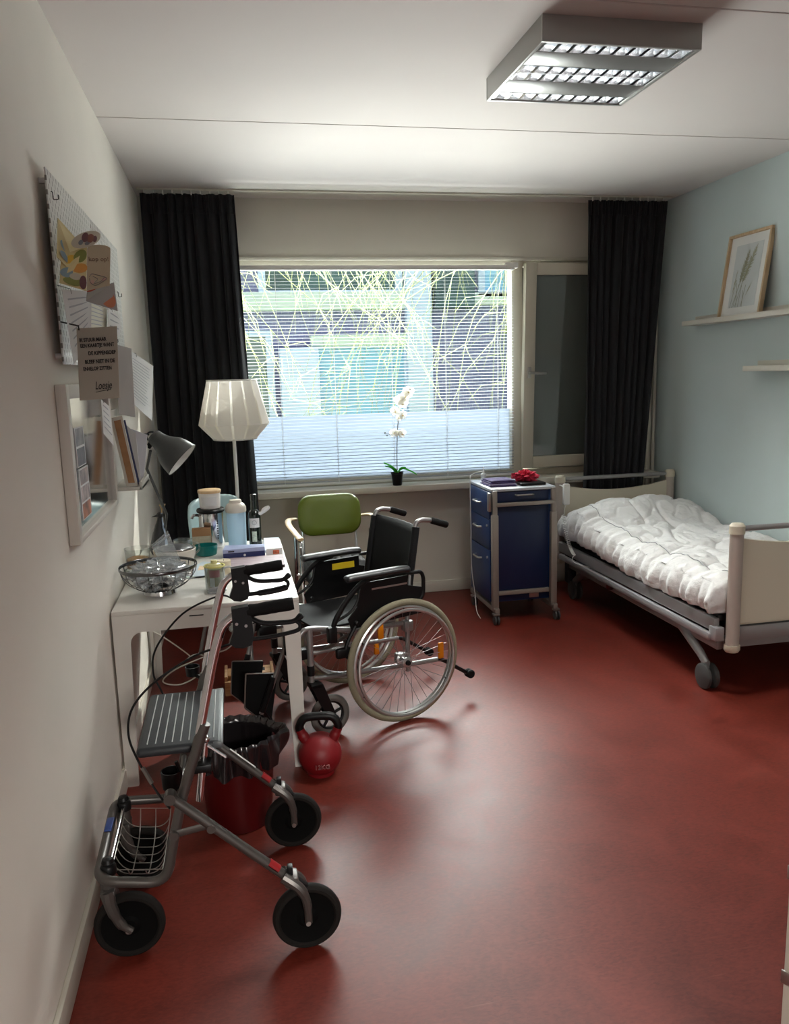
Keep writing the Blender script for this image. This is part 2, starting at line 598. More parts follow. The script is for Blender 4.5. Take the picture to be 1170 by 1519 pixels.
MB().box((-6, 13.85, 2.72), (3.95, 14, 3.02), 0.01).box((4.1, 13.9, 2.78), (11, 14, 3.0), 0.01).build('ledge', M_conc, ex)
MB().box((1.9, 13.8, 2.12), (3.95, 14, 2.30), 0.01).build('lintel', M_conc, ex)
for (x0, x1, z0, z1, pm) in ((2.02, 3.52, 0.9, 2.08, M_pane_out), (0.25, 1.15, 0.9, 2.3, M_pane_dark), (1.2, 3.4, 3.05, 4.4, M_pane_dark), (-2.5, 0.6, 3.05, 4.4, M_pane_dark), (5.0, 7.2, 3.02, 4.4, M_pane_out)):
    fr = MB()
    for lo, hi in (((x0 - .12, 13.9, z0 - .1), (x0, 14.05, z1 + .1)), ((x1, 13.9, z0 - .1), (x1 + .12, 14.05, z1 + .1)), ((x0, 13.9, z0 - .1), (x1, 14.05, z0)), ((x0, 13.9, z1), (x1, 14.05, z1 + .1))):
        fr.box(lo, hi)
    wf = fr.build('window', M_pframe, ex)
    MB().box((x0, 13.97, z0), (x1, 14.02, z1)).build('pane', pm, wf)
MB().box((1.35, 13.6, -1), (2.0, 13.9, 2.1), 0.02).box((3.55, 13.75, -1), (4.0, 13.95, 4.4), 0.02).build('pillar', M_pframe, ex)
MB().box((4.05, 13.7, 2.72), (4.75, 14, 4.4)).build('dark_panel', M_pane_dark, ex)
MB().box((5.4, 13.5, 2.28), (7.4, 14, 2.42), 0.02).build('canopy', mat('canopy_green', (196, 210, 130), 0.8), ex)
tag(MB().box((-9, D + 0.3, -1.1), (14, 14, -1.0)).build('lawn', mat('lawn_green', (120, 140, 80), 0.95, noise=(6, 0.3))), 'grass lawn outside below the window', 'lawn', kind='structure')
M_bark = mat('sunlit_bark', (128, 134, 96), 0.85)
def tree(name, label, base, seed, lean, n):
    rnd = random.Random(seed)
    t = thing(name, label, 'tree', base)
    tr, br = MB(), MB()
    b0 = V(base)
    tr.tube(spline([b0, b0 + V((0.05, 0, 1.6)), b0 + V((lean * .2, 0, 3.4)), b0 + V((lean * .3, 0, 5.2))], 5), [0.11] * 5 + [0.1] * 5 + [0.08] * 6, 8)
    tr.build('trunk', M_bark, t)
    sg = 1 if lean > 0 else -1
    for i in range(n):
        z = rnd.uniform(3.6, 6.2)
        p = b0 + V((lean * .06 * z, 0, z))
        dx = rnd.uniform(0.5, 4.2) * sg
        dy = rnd.uniform(-1.0, 1.0)
        drop = rnd.uniform(0.2, 2.9) if lean > 0 else rnd.uniform(0.8, 3.4)
        q = 0.75 if lean > 0 else 0.88
        pts = [p, p + V((dx * .45, dy * .4, .35)), p + V((dx * q, dy * .8, -drop * .30)), p + V((dx, dy, -drop))]
        sp_ = spline(pts, 5)
        br.tube(sp_, [0.011 * (1 - .055 * k) for k in range(16)], 4, caps=False)
        for j in range(9):
            q_ = sp_[rnd.randrange(4, 16)]
            e = V((rnd.uniform(-.25, .6) * sg, rnd.uniform(-.3, .3), rnd.uniform(-.9, -.05)))
            br.tube([q_, q_ + e * .5 + V((0.05 * sg, 0, .07)), q_ + e], [0.0045, 0.0038, 0.0025], 3, caps=False)
    br.build('branches', M_bark, t)
tree('birch_tree', 'bare tree with hanging twigs outside left half of the window', (-1.6, 9.0, -1.0), 3, 1.0, 46)
tree('birch_tree', 'bare tree with drooping twigs outside right half of the window', (5.6, 9.6, -1.0), 9, -1.0, 40)

# ------------------------------------------------------------------ light
wd = bpy.data.worlds.new('sky')
SC.world = wd
wd.use_nodes = True
bg = wd.node_tree.nodes['Background']
bg.inputs['Color'].default_value = (0.72, 0.84, 1.0, 1)
bg.inputs['Strength'].default_value = 1.0
def area(name, loc, target, sx, sy, power, col=(1, 1, 1), spread=PI):
    l = bpy.data.lights.new(name, 'AREA')
    l.shape = 'RECTANGLE'
    l.size, l.size_y = sx, sy
    l.energy = power
    l.color = col
    l.spread = spread
    o = bpy.data.objects.new(name, l)
    COL.objects.link(o)
    o.location = loc
    o.rotation_euler = (V(target) - V(loc)).to_track_quat('-Z', 'Y').to_euler()
    return o
sun = bpy.data.lights.new('sun', 'SUN')
sun.energy = 11
sun.angle = math.radians(0.53)
sun.color = (1, 0.95, 0.88)
so = bpy.data.objects.new('sun', sun)
COL.objects.link(so)
so.rotation_euler = V((-1.0, -1.0, -0.88)).to_track_quat('-Z', 'Y').to_euler()
# unseen area lights added for fill, standing in for sky and ground bounce
area('sky_fill', (1.6, 8.4, 4.4), (1.6, 5.7, 1.6), 4.0, 2.6, 2400, (1.0, 0.985, 0.96))
area('ground_bounce_fill', (1.6, 8.8, 0.15), (1.6, 5.7, 1.6), 4.4, 1.9, 1450, (1.0, 0.98, 0.95))
area('near_bounce_fill', (1.6, 7.2, 0.1), (1.6, 5.7, 1.6), 3.2, 0.9, 250, (1.0, 0.98, 0.95))  # added low near the window to brighten the ceiling edge
# added unseen fill light behind the camera, shining in through the doorway
area('rear_fill', (1.25, YB - 1.0, 2.35), (1.25, YB, 1.2), 1.0, 0.5, 150, (1.0, 0.95, 0.87))

SC.view_settings.view_transform = 'Standard'
SC.view_settings.look = 'None'
SC.view_settings.gamma = 1
SC.view_settings.exposure = 0.3
SC.view_settings.use_curve_mapping = False
cy = SC.cycles
cy.max_bounces = 8
cy.diffuse_bounces = 5
cy.glossy_bounces = 4
cy.transmission_bounces = 6
cy.transparent_max_bounces = 24
cy.sample_clamp_indirect = 6
cy.caustics_reflective = False
cy.caustics_refractive = False
cy.use_denoising = True
try:
    cy.denoiser = 'OPENIMAGEDENOISE'
except Exception:
    pass

# ------------------------------------------------------------------ curtains, rail, blind
rail = tag(MB().box((0.02, 5.425, H - 0.012), (W - 0.04, 5.455, H - 0.001), 0.003).build('curtain_rail', M_trimw), 'white curtain rail along the ceiling above the window', 'curtain rail')
def curtain(label, xt0, xt1, xb0, xb1, seed, zb):
    rnd = random.Random(seed)
    ph = [rnd.uniform(0, 6.28) for _ in range(8)]
    nf = 9
    def f(u, v):
        z = zb + (2.766 - zb) * v
        x = (xb0 + (xb1 - xb0) * u) * (1 - v) + (xt0 + (xt1 - xt0) * u) * v
        ww = u + 0.022 * math.sin(2 * PI * u * 2 + ph[0]) * (0.5 + v)
        a = (0.034 - 0.012 * v)
        y = a * math.sin(2 * PI * nf * ww + 0.9 * math.sin(3 * v + ph[1])) + 0.012 * math.sin(2 * PI * 4.3 * u + ph[2] + 1.2 * v) * (1 - v)
        y += 0.007 * math.sin(2 * PI * 2 * nf * ww + ph[3]) * v
        if v > 0.955:
            y *= 0.55
            y += 0.006 * math.sin(2 * PI * 34 * u)
        x += 0.010 * math.sin(2 * PI * nf * ww + 1.1)
        return V((x, 5.44 + y, z))
    t = thing('curtain', label, 'curtain', ((xb0 + xb1) / 2, 5.44, zb))
    MB().grid(f, 260, 40).build('drape', M_navyc, t, sharp=80, thick=0.004)
    def g(u, v):
        p = f(u, 0.958 + 0.042 * v)
        return V((p.x, p.y - 0.005, p.z))
    MB().grid(g, 260, 3).build('heading_tape', M_navyc, t, sharp=80, thick=0.003)
    for k in range(10):
        x = xt0 + (xt1 - xt0) * (k + 0.5) / 10
        MB().box((x - 0.004, 5.436, 2.762), (x + 0.004, 5.444, 2.788), 0.001).build('hook', M_whitep, t)
curtain('long dark navy curtain at left of the window, behind the lamp', 0.035, 0.605, 0.02, 0.66, 1, 0.03)
curtain('long dark navy curtain at right end of the window, behind the bed', 3.02, 3.615, 3.0, 3.44, 5, 0.50)

bl = thing('venetian_blind', 'white venetian blind lowered over the large window', 'blind', (1.5, 5.6, 0.86))
M_slat = sheer('blind_slat_white', (164, 168, 174), 0.4)
bx0, bx1 = 0.50, 2.535
MB().box((bx0, 5.585, 2.325), (bx1, 5.625, 2.355), 0.003).build('headrail', M_whitep, bl)
n_s = 66
sl = MB()
tilt = math.radians(8)
for i in range(n_s):
    z = 0.885 + i * (2.318 - 0.885) / (n_s - 1)
    hw = 0.0085
    pr = []
    for k in range(4):
        t = -1 + 2 * k / 3
        pr.append((5.605 + hw * t * math.cos(tilt), z + hw * t * math.sin(tilt) + 0.0012 * (1 - t * t)))
    for (x0, x1) in ((bx0 + 0.005, bx1 - 0.005),):
        sl._add([V((x, p[0], p[1])) for p in pr for x in (x0, x1)], [(2 * k, 2 * k + 1, 2 * k + 3, 2 * k + 2) for k in range(3)])
sl.build('slats', M_slat, bl, recalc=False)
MB().box((bx0, 5.594, 0.862), (bx1, 5.616, 0.876), 0.002).build('bottom_rail', M_whitep, bl)
for x in (0.852, 1.231, 1.636, 2.027, 2.414):
    MB().cyl((x, 5.5935, 0.87), (x, 5.5935, 2.33), 0.0012, seg=5).cyl((x, 5.6165, 0.87), (x, 5.6165, 2.33), 0.0012, seg=5).build('ladder_cord', M_whitep, bl)
MB().box((2.47, 5.58, 2.335), (2.56, 5.62, 2.372), 0.003).build('bracket', M_whitep, bl)
# ------------------------------------------------------------------ ceiling light
def wall_bm():
    pass
cl = thing('ceiling_light', 'square grey metal ceiling light with rows of bright louvre cells', 'lamp', (1.92, 3.08, 2.8))
M_lampg = mat('lamp_grey_metal', (168, 168, 164), 0.4, 0.3)
M_lampb = mat('lamp_panel_grey', (150, 150, 148), 0.35, 0.5)
M_refl = mat('mirror_reflector', (235, 236, 238), 0.12, 1.0)
M_tube = mat('fluorescent_tube', (255, 255, 255), 0.4, emit=((252, 251, 248), 195))
lx0, lx1, ly0, ly1, lz = 1.617, 2.213, 2.777, 3.385, 2.714
h_ = MB()
for lo, hi in (((lx0, ly0, lz), (lx1, ly0 + 0.014, H)), ((lx0, ly1 - 0.014, lz), (lx1, ly1, H)), ((lx0, ly0 + 0.014, lz), (lx0 + 0.014, ly1 - 0.014, H)), ((lx1 - 0.014, ly0 + 0.014, lz), (lx1, ly1 - 0.014, H))):
    h_.box(lo, hi, 0.002)
h_.box((lx0 + 0.014, ly0 + 0.014, 2.785), (lx1 - 0.014, ly1 - 0.014, H - 0.001))
h_.build('housing', M_lampg, cl)
rows = [(2.800, 2.872), (3.005, 3.075), (3.080, 3.150), (3.290, 3.362)]
for (a, b_) in ((2.876, 3.001), (3.154, 3.286)):
    MB().box((lx0 + 0.014, a, lz + 0.004), (lx1 - 0.014, b_, lz + 0.02), 0.002).build('blank_panel', M_lampb, cl)
for (a, b_) in rows:
    g = MB()
    # reflector walls curving up to the tube, cross fins between ten cells
    for s, y in ((1, a), (-1, b_)):
        g.grid(lambda u, v, s=s, y=y: V((lx0 + 0.014 + u * (lx1 - lx0 - 0.028), y + s * 0.012 * v ** 2, lz + 0.004 + 0.045 * v)), 1, 6)
    for k in range(11):
        x = lx0 + 0.02 + (lx1 - lx0 - 0.04) * k / 10
        g.prism([(x - 0.0065, a + 0.002, lz + 0.004), (x + 0.0065, a + 0.002, lz + 0.004), (x + 0.002, a + 0.002, lz + 0.030), (x - 0.002, a + 0.002, lz + 0.030)], (0, b_ - a - 0.004, 0))
    st_ = g.build('louvre_strip', M_refl, cl, recalc=True)
    MB().cyl((lx0 + 0.02, (a + b_) / 2, lz + 0.052), (lx1 - 0.02, (a + b_) / 2, lz + 0.050), 0.017, seg=14).build('tube', M_tube, st_)

# ------------------------------------------------------------------ picture ledges and framed print on the pale blue wall
def ledge(label, y0, y1, z):
    t = thing('picture_ledge', label, 'shelf', (W, (y0 + y1) / 2, z), 'picture ledges on the pale blue wall')
    MB().box((W - 0.115, y0, z), (W, y1, z + 0.012), 0.002).build('board', M_trimw, t)
    MB().box((W - 0.115, y0, z), (W - 0.103, y1, z + 0.032), 0.002).build('front_lip', M_trimw, t)
    MB().box((W - 0.014, y0, z + 0.012), (W - 0.001, y1 - 0.0, z + 0.062), 0.002).build('back_rail', M_trimw, t)
ledge('upper white picture ledge holding the framed grass print', 3.95, 5.135, 1.888)
ledge('lower empty white picture ledge on pale blue wall', 3.25, 4.437, 1.577)
pf = thing('framed_picture', 'pale wood framed print of pampas grass leaning on upper ledge', 'picture', (3.6, 4.566, 1.90))
M_mount = mat('mount_white', (222, 222, 218), 0.6)
M_print = mat('print_background', (198, 203, 202), 0.7, noise=(2.5, 0.07))
M_plume = mat('plume_sage', (160, 160, 138), 0.8)
M_stalk = mat('stalk_pale_green', (148, 152, 134), 0.8)
lean = math.atan2(0.07, 0.515)
TP = Matrix.Translation((3.604, 4.566, 1.903)) @ Matrix.Rotation(lean, 4, 'Y')
pw, ph = 0.42, 0.52     # local: x = depth to wall, y = along wall, z = up
fr = MB()
for lo, hi in (((0, -pw / 2, 0), (0.028, pw / 2, 0.016)), ((0, -pw / 2, ph - 0.016), (0.028, pw / 2, ph)), ((0, -pw / 2, 0.016), (0.028, -pw / 2 + 0.016, ph - 0.016)), ((0, pw / 2 - 0.016, 0.016), (0.028, pw / 2, ph - 0.016))):
    fr.box(lo, hi, 0.0015, TP)
fr.build('frame', M_oak, pf)
MB().box((0.018, -pw / 2 + 0.014, 0.014), (0.022, pw / 2 - 0.014, ph - 0.014), 0, TP).build('mount', M_mount, pf)
pr = MB()
pr.mi = 0
pr.box((0.0165, -0.13, 0.07), (0.0185, 0.13, ph - 0.07), 0, TP)
rnd = random.Random(4)
def pl(y, z):   # y: + is left as seen from the room
    return TP @ V((0.0155, y, z))
def plume(y0, z0, y1, z1, wmax, n, mi):
    pr.mi = mi
    a, b_ = V((0, y0, z0)), V((0, y1, z1))
    ax = (b_ - a).normalized()
    sd = V((0, -ax.z, ax.y))
    for i in range(n):
        t = i / n
        c_ = a.lerp(b_, t)
        wd_ = wmax * math.sin(PI * min(1, 0.12 + t * 0.88)) ** 0.8 * rnd.uniform(0.6, 1)
        s = 1 if i % 2 else -1
        e = c_ + sd * (s * wd_) + ax * (0.016 + rnd.uniform(0, 0.02))
        pr._add([pl(c_.y, c_.z), pl(e.y, e.z), pl(c_.y + ax.y * 0.009, c_.z + ax.z * 0.009)], [(0, 1, 2)], False)
for (ya, za, yb, zb_) in ((0.09, 0.07, 0.035, 0.24), (0.06, 0.07, 0.01, 0.25), (0.03, 0.07, 0.02, 0.2), (0.11, 0.07, 0.08, 0.24), (0.045, 0.07, 0.075, 0.22), (0.0, 0.07, -0.02, 0.2), (0.075, 0.075, 0.05, 0.21), (-0.01, 0.07, 0.0, 0.17)):
    pr.mi = 2
    d = 0.0022
    pr._add([pl(ya - d, za), pl(ya + d, za), pl(yb + d, zb_), pl(yb - d, zb_)], [(0, 1, 2, 3)], False)
plume(0.045, 0.215, -0.005, 0.40, 0.036, 84, 1)
plume(0.02, 0.215, -0.075, 0.425, 0.036, 84, 1)
plume(0.105, 0.15, 0.085, 0.29, 0.010, 40, 1)
plume(-0.03, 0.13, -0.07, 0.20, 0.008, 30, 1)
pr.build('print', [M_print, M_plume, M_stalk], pf)

# ------------------------------------------------------------------ hospital bed
bed = thing('hospital_bed', 'adjustable hospital bed with grey rails against the pale blue wall', 'bed', (3.2, 4.4, 0))
M_post = mat('bed_post_beige', (178, 166, 156), 0.45)
M_panel = mat('bed_panel_cream', (206, 198, 178), 0.5)
M_rail = mat('bed_rail_grey', (150, 147, 146), 0.35, 0.4)
M_bedblk = mat('bed_mechanism_dark', (40, 40, 42), 0.5)
M_mattress = mat('mattress_dark_cover', (52, 56, 62), 0.8)
M_bwheel = mat('caster_grey', (62, 61, 60), 0.6)
def bed_end(name, y, x0, x1, z0, z1, panel_top, panel_bot, sag):
    e = MB()
    e.box((x0 + 0.03, y - 0.012, panel_bot), (x1 - 0.03, y + 0.012, panel_bot + 0.01), 0.002)
    pts = [(x0 + 0.03, y - 0.012, panel_bot)] + [(x1 - 0.03, y - 0.012, panel_bot)]
    for k in range(13):
        u = 1 - k / 12
        pts.append((x0 + 0.03 + (x1 - x0 - 0.06) * u, y - 0.012, panel_top - sag * 4 * u * (1 - u)))
    e.prism(pts, (0, 0.024, 0))
    pan = e.build(name, M_panel, bed)
    for x in (x0, x1):
        p = MB()
        p.tube([(x, y, z0 + 0.03), (x, y, z1 - 0.03)], 0.034, 20, flat=(1, 0.8, (1, 0, 0)))
        po = p.build('end_post', M_post, pan)
        c_ = MB()
        c_.tube([(x, y, z0), (x, y, z0 + 0.012), (x, y, z0 + 0.035)], [0.032, 0.04, 0.039], 20, flat=(1, 0.85, (1, 0, 0)))
        c_.build('post_cap', M_panel, pan)
        MB().tube([(x, y, z1 - 0.05), (x, y, z1 - 0.012), (x, y, z1)], [0.038, 0.038, 0.028], 20, flat=(1, 0.85, (1, 0, 0))).build('post_cap', M_panel, pan)
    MB().cyl((x0, y, z1 - 0.027), (x1, y, z1 - 0.027), 0.014).build('grab_rail', M_rail, pan)
bed_end('footboard', 3.35, 2.835, 3.63, 0.238, 0.875, 0.80, 0.375, 0.035)
bed_end('headboard', 5.33, 2.78, 3.635, 0.238, 0.875, 0.80, 0.375, 0.045)
r_ = MB()
for x in (2.775, 3.64):
    r_.box((x - 0.016, 3.39, 0.33), (x + 0.016, 5.31, 0.40), 0.008)
r_.build('side_rail', M_rail, bed)
r_ = MB()
r_.box((2.735, 3.40, 0.285), (2.765, 5.25, 0.327), 0.012)
r_.box((2.75, 3.36, 0.29), (2.80, 3.42, 0.36), 0.006)
r_.build('lower_rail', mat('bed_rail_light', (172, 170, 172), 0.3, 0.5), bed)
MB().box((2.80, 3.42, 0.225), (2.83, 5.28, 0.285), 0.004).box((3.58, 3.42, 0.225), (3.61, 5.28, 0.285), 0.004).box((2.83, 3.42, 0.23), (3.58, 3.47, 0.28)).box((2.83, 5.23, 0.23), (3.58, 5.28, 0.28)).box((2.835, 3.34, 0.29), (3.63, 3.38, 0.365), 0.005).build('under_frame', M_rail, bed)
MB().box((2.80, 3.42, 0.375), (3.62, 5.29, 0.405), 0.003).box((2.9, 4.2, 0.26), (3.5, 4.9, 0.37), 0.02).build('mattress_base', M_bedblk, bed)
MB().box((2.795, 3.435, 0.405), (3.64, 5.29, 0.505), 0.035, seg=3).build('mattress', M_mattress, bed)
MB().box((2.762, 4.52, 0.245), (2.80, 4.56, 0.275), 0.008).build('release_knob', M_red, bed)
for (x, y, s) in ((2.80, 3.50, 1), (3.58, 3.50, 1), (2.84, 5.20, -1), (3.58, 5.20, -1)):
    l = MB()
    l.tube([(x, y + s * 0.24, 0.255), (x, y + s * 0.06, 0.165), (x, y + 0.0, 0.125)], [0.022, 0.02, 0.018], 12, flat=(1, 1.3, (1, 0, 0)))
    l.tube([(x, y, 0.14), (x, y, 0.05)], 0.016, 10)
    lg = l.build('leg', M_rail, bed)
    wv = MB()
    for dx in (-0.022, 0.022):
        wv.lathe([(0.0, -0.013), (0.05, -0.013), (0.064, -0.008), (0.066, 0), (0.064, 0.008), (0.05, 0.013), (0.0, 0.013)], (x + dx, y - 0.01, 0.066), (1, 0, 0), 28)
    wv.build('caster_wheel', M_bwheel, lg)
# thick black cable box seen at the head end
MB().box((2.79, 5.21, 0.11), (2.86, 5.27, 0.36), 0.012).build('motor_column', M_bedblk, bed)

M_duvet = mat('duvet_white_cotton', (222, 221, 219), 0.85, sheen=0.2, bump=(34, 0.6))
M_pillow = mat('pillow_white_cotton', (220, 219, 217), 0.85, bump=(20, 0.25))
pil = MB()
def pillow(u, v):
    a, b_ = u * 2 - 1, v * 2 - 1
    e = (max(0, 1 - abs(a) ** 3.2) * max(0, 1 - abs(b_) ** 3.2)) ** 0.55
    return V((3.20 + 0.36 * a, 5.075 + 0.205 * b_, 0.505 + 0.012 + 0.10 * e))
def pillow2(u, v):
    p = pillow(u, v)
    a, b_ = u * 2 - 1, v * 2 - 1
    return V((p.x, p.y, 0.508 + 0.009 * (1 - (max(0, 1 - abs(a) ** 3.2) * max(0, 1 - abs(b_) ** 3.2)) ** 0.5)))
pil.grid(pillow, 28, 24).grid(pillow2, 28, 24)
tag(pil.build('pillow', M_pillow, sharp=80), 'white pillow mostly covered by the duvet at bed head', 'pillow')
def ns(x, y, s, seed=0):
    from mathutils import noise
    return noise.noise(V((x * s + seed * 7.3, y * s - seed * 3.1, seed * 1.7)))
def duvet_top(x, y):
    # height of the duvet's upper side
    z = 0.595
    bump = math.exp(-((y - 5.04) / 0.24) ** 2) * (1 - 0.5 * ((x - 3.25) / 0.45) ** 2)
    z += 0.135 * bump
    z += 0.020 * ns(x, y, 3.5, 1) + 0.016 * abs(ns(x, y, 8, 2)) + 0.010 * abs(ns(x, y, 15, 3))
    z -= 0.020 * max(0, 1 - abs(ns(x, y * 0.6, 5.0, 4)) * 7)
    z -= 0.010 * max(0, 1 - abs(ns(x * 1.0, y * 0.8, 9.0, 6)) * 6)
    return z
def duvet(u, v):
    end = max(0.0, 1 - v / 0.06)
    v0, v = v, max(v, 0.06)
    y = 3.395 + (5.285 - 3.395) * (v - 0.06) / 0.94
    # u: 0 = lower hem on the aisle side ... 1 = wall side
    hem = 0.415 + 0.045 * v * v + 0.012 * math.sin(9 * v + 1)
    xs = 2.757 + 0.010 * math.sin(2 * PI * 9 * v + 3 * math.sin(5 * v)) + 0.006 * math.sin(2 * PI * 23 * v + 2 * math.sin(9 * v))
    if u < 0.25:
        t = u / 0.25
        top = duvet_top(2.86, y)
        z = hem + (top - 0.035 - hem) * t
        x = xs + (0.018 * math.sin(PI * t)) * -1 + 0.022 * t * t
        k = math.sin(PI * min(1, t * 1.1))
        if end > 0:
            y = 3.395 - 0.008 * math.sin(PI * min(1, end * 1.2)) * t
            z = z + (0.425 - z) * end ** 0.7
            x += 0.008 * end
        x += 0.006 * k * (math.sin(2 * PI * 21 * v + 3 * t + 3 * math.sin(7 * v)) + 0.8 * ns(v * 3, t * 0.6, 9, 8))
        return V((x, y, z))
    t = (u - 0.25) / 0.75
    x = 2.777 + (3.672 - 2.777) * t
    z = duvet_top(max(x, 2.86), y)
    edge = min(1, (x - 2.772) / 0.10)
    z -= 0.035 * (1 - edge) ** 2
    if x < 2.95:
        z += 0.0045 * math.sin(2 * PI * 21 * v + 3 * math.sin(7 * v)) * (1 - (x - 2.777) / 0.173)
    if x > 3.6:
        z -= 0.05 * ((x - 3.6) / 0.072) ** 2
    if end > 0:
        y = 3.395 - 0.008 * math.sin(PI * min(1, end * 1.2)) + 0.006 * math.sin(40 * u)
        z = z + (0.425 - z) * end ** 0.7
    if v > 0.95:
        z -= 0.10 * ((v - 0.95) / 0.05) ** 2
    return V((x, y, z))
dv = thing('duvet', 'rumpled white duvet spread over the hospital bed', 'duvet', (3.2, 4.4, 0.51))
MB().grid(duvet, 150, 260).build('cover', M_duvet, dv, sharp=80, thick=0.01)
M_pipe = mat('piping_grey', (150, 150, 152), 0.8)
seam = [duvet(0.335, v / 90) + V((0, 0, 0.008)) for v in range(1, 88)]
MB().tube(seam, 0.0022, 6).build('piping', M_pipe, dv)

# hand control hanging at the head of the bed
hc = thing('hand_control', 'white bed hand control hooked by the headboard with coiled cord', 'remote', (2.765, 5.23, 0.7))
MB().box((2.742, 5.175, 0.685), (2.79, 5.205, 0.835), 0.01).build('handset', M_whitep, hc)
MB().tube(fillet([(2.766, 5.20, 0.80), (2.766, 5.27, 0.81), (2.766, 5.31, 0.81), (2.766, 5.335, 0.79)], 0.02), 0.004).build('hook', M_whitep, hc)
co = []
for k in range(420):
    t = k / 419
    c_ = V((2.735, 5.17 - 0.19 * t, 0.62 - 0.245 * t - 0.05 * math.sin(PI * t)))
    a = 2 * PI * 24 * t
    co.append(c_ + V((0.011 * math.cos(a), 0.011 * math.sin(a), 0)))
MB().tube(spline([(2.766, 5.19, 0.69), (2.75, 5.185, 0.65), co[0]], 5) + co + spline([co[-1], (2.72, 4.97, 0.36), (2.70, 4.90, 0.345), (2.72, 4.8, 0.34), (2.735, 4.74, 0.345)], 5), 0.0026, 6).build('coiled_cord', M_whitep, hc)

# ------------------------------------------------------------------ bedside cabinet
cb = thing('bedside_cabinet', 'dark blue rolling bedside cabinet beside the hospital bed', 'cabinet', (2.33, 5.05, 0))
M_cblue = mat('cabinet_blue', (20, 50, 96), 0.42)
M_cdark = mat('cabinet_dark_blue', (10, 28, 62), 0.45)
M_taupe = mat('cabinet_frame_taupe', (142, 134, 126), 0.4, 0.3)
M_edge = mat('cabinet_edge_light', (176, 180, 186), 0.4)
cx0, cx1, cy0, cy1 = 2.095, 2.515, 4.83, 5.285
MB().box((cx0 + 0.006, cy0, 0.135), (cx1, cy1, 0.862), 0.004).build('carcass', M_cblue, cb)
MB().box((cx0 - 0.004, cy0 - 0.03, 0.865), (cx1 + 0.01, cy1, 0.883), 0.004).build('top', M_edge, cb)
for (z0, z1, hz, lock) in ((0.685, 0.858, 0.775, 0), (0.485, 0.68, 0.61, 1), (0.14, 0.48, 0.40, 1)):
    d = MB().box((cx0 - 0.008, cy0 + 0.004, z0), (cx0 + 0.006, cy1 - 0.03, z1), 0.003).build('drawer', M_cblue, cb)
    ym = (cy0 + cy1) / 2 - 0.0
    MB().tube(fillet([(cx0 - 0.008, ym - 0.06, hz), (cx0 - 0.033, ym - 0.055, hz), (cx0 - 0.033, ym + 0.055, hz), (cx0 - 0.008, ym + 0.06, hz)], 0.02), 0.0065, 8).build('handle', M_alu, d)
    if lock:
        MB().cyl((cx0 - 0.016, cy0 + 0.04, hz + 0.03), (cx0 - 0.006, cy0 + 0.04, hz + 0.03), 0.008).build('lock', M_alu, d)
MB().box((cx0 + 0.035, cy0 - 0.02, 0.215), (cx1 - 0.035, cy0 - 0.003, 0.765), 0.003).build('fold_out_table', M_cdark, cb)
ft = MB().box((cx0 + 0.035, cy0 - 0.02, 0.795), (cx1 - 0.035, cy0 - 0.003, 0.86), 0.003).build('tray_drawer', M_cdark, cb)
xm = (cx0 + cx1) / 2 + 0.01
MB().tube(fillet([(xm - 0.06, cy0 - 0.02, 0.838), (xm - 0.055, cy0 - 0.042, 0.838), (xm + 0.055, cy0 - 0.042, 0.838), (xm + 0.06, cy0 - 0.02, 0.838)], 0.015), 0.006, 8).build('handle', M_alu, ft)
fm = MB()
for x in (cx0 + 0.012, cx1 - 0.012):
    fm.box((x - 0.012, cy0 - 0.052, 0.12), (x + 0.018, cy0 - 0.024, 0.875), 0.004)
    fm.box((x - 0.019, cy0 - 0.062, 0.10), (x + 0.022, cy0 - 0.022, 0.72), 0.005)
    fm.box((x - 0.012, cy0 - 0.085, 0.082), (x + 0.018, cy1 + 0.015, 0.115), 0.004)
fm.box((cx0 + 0.02, cy0 - 0.058, 0.772), (cx1 - 0.01, cy0 - 0.036, 0.796), 0.004)
fm.build('frame', M_taupe, cb)
MB().box((cx0 + 0.035, cy0 - 0.03, 0.185), (cx1 - 0.03, cy0 - 0.006, 0.213), 0.003).build('lower_bar', M_taupe, cb)
MB().box((cx0 + 0.26, cy0 - 0.006, 0.15), (cx0 + 0.325, cy0 - 0.002, 0.178)).build('type_plate', M_alu, cb)
for (x, y) in ((cx0 + 0.015, cy0 - 0.05), (cx1 + 0.008, cy0 - 0.05), (cx0 + 0.015, cy1 - 0.03), (cx1 + 0.008, cy1 - 0.03)):
    c_ = MB().cyl((x, y, 0.05), (x, y, 0.084), 0.012).box((x - 0.022, y - 0.02, 0.062), (x + 0.022, y + 0.02, 0.076), 0.004)
    k_ = c_.build('caster', M_alu, cb)
    wv = MB()
    for dx in (-0.011, 0.011):
        wv.lathe([(0.0, -0.006), (0.024, -0.007), (0.031, -0.004), (0.031, 0.004), (0.024, 0.007), (0.0, 0.006)], (x + dx, y - 0.01, 0.0315), (1, 0, 0), 22)
    wv.build('wheel', M_bwheel, k_)
# side bracket block at the front left top
MB().box((cx0 - 0.022, cy0 - 0.03, 0.74), (cx0 - 0.002, cy0 + 0.005, 0.86), 0.004).build('latch', M_alu, cb)

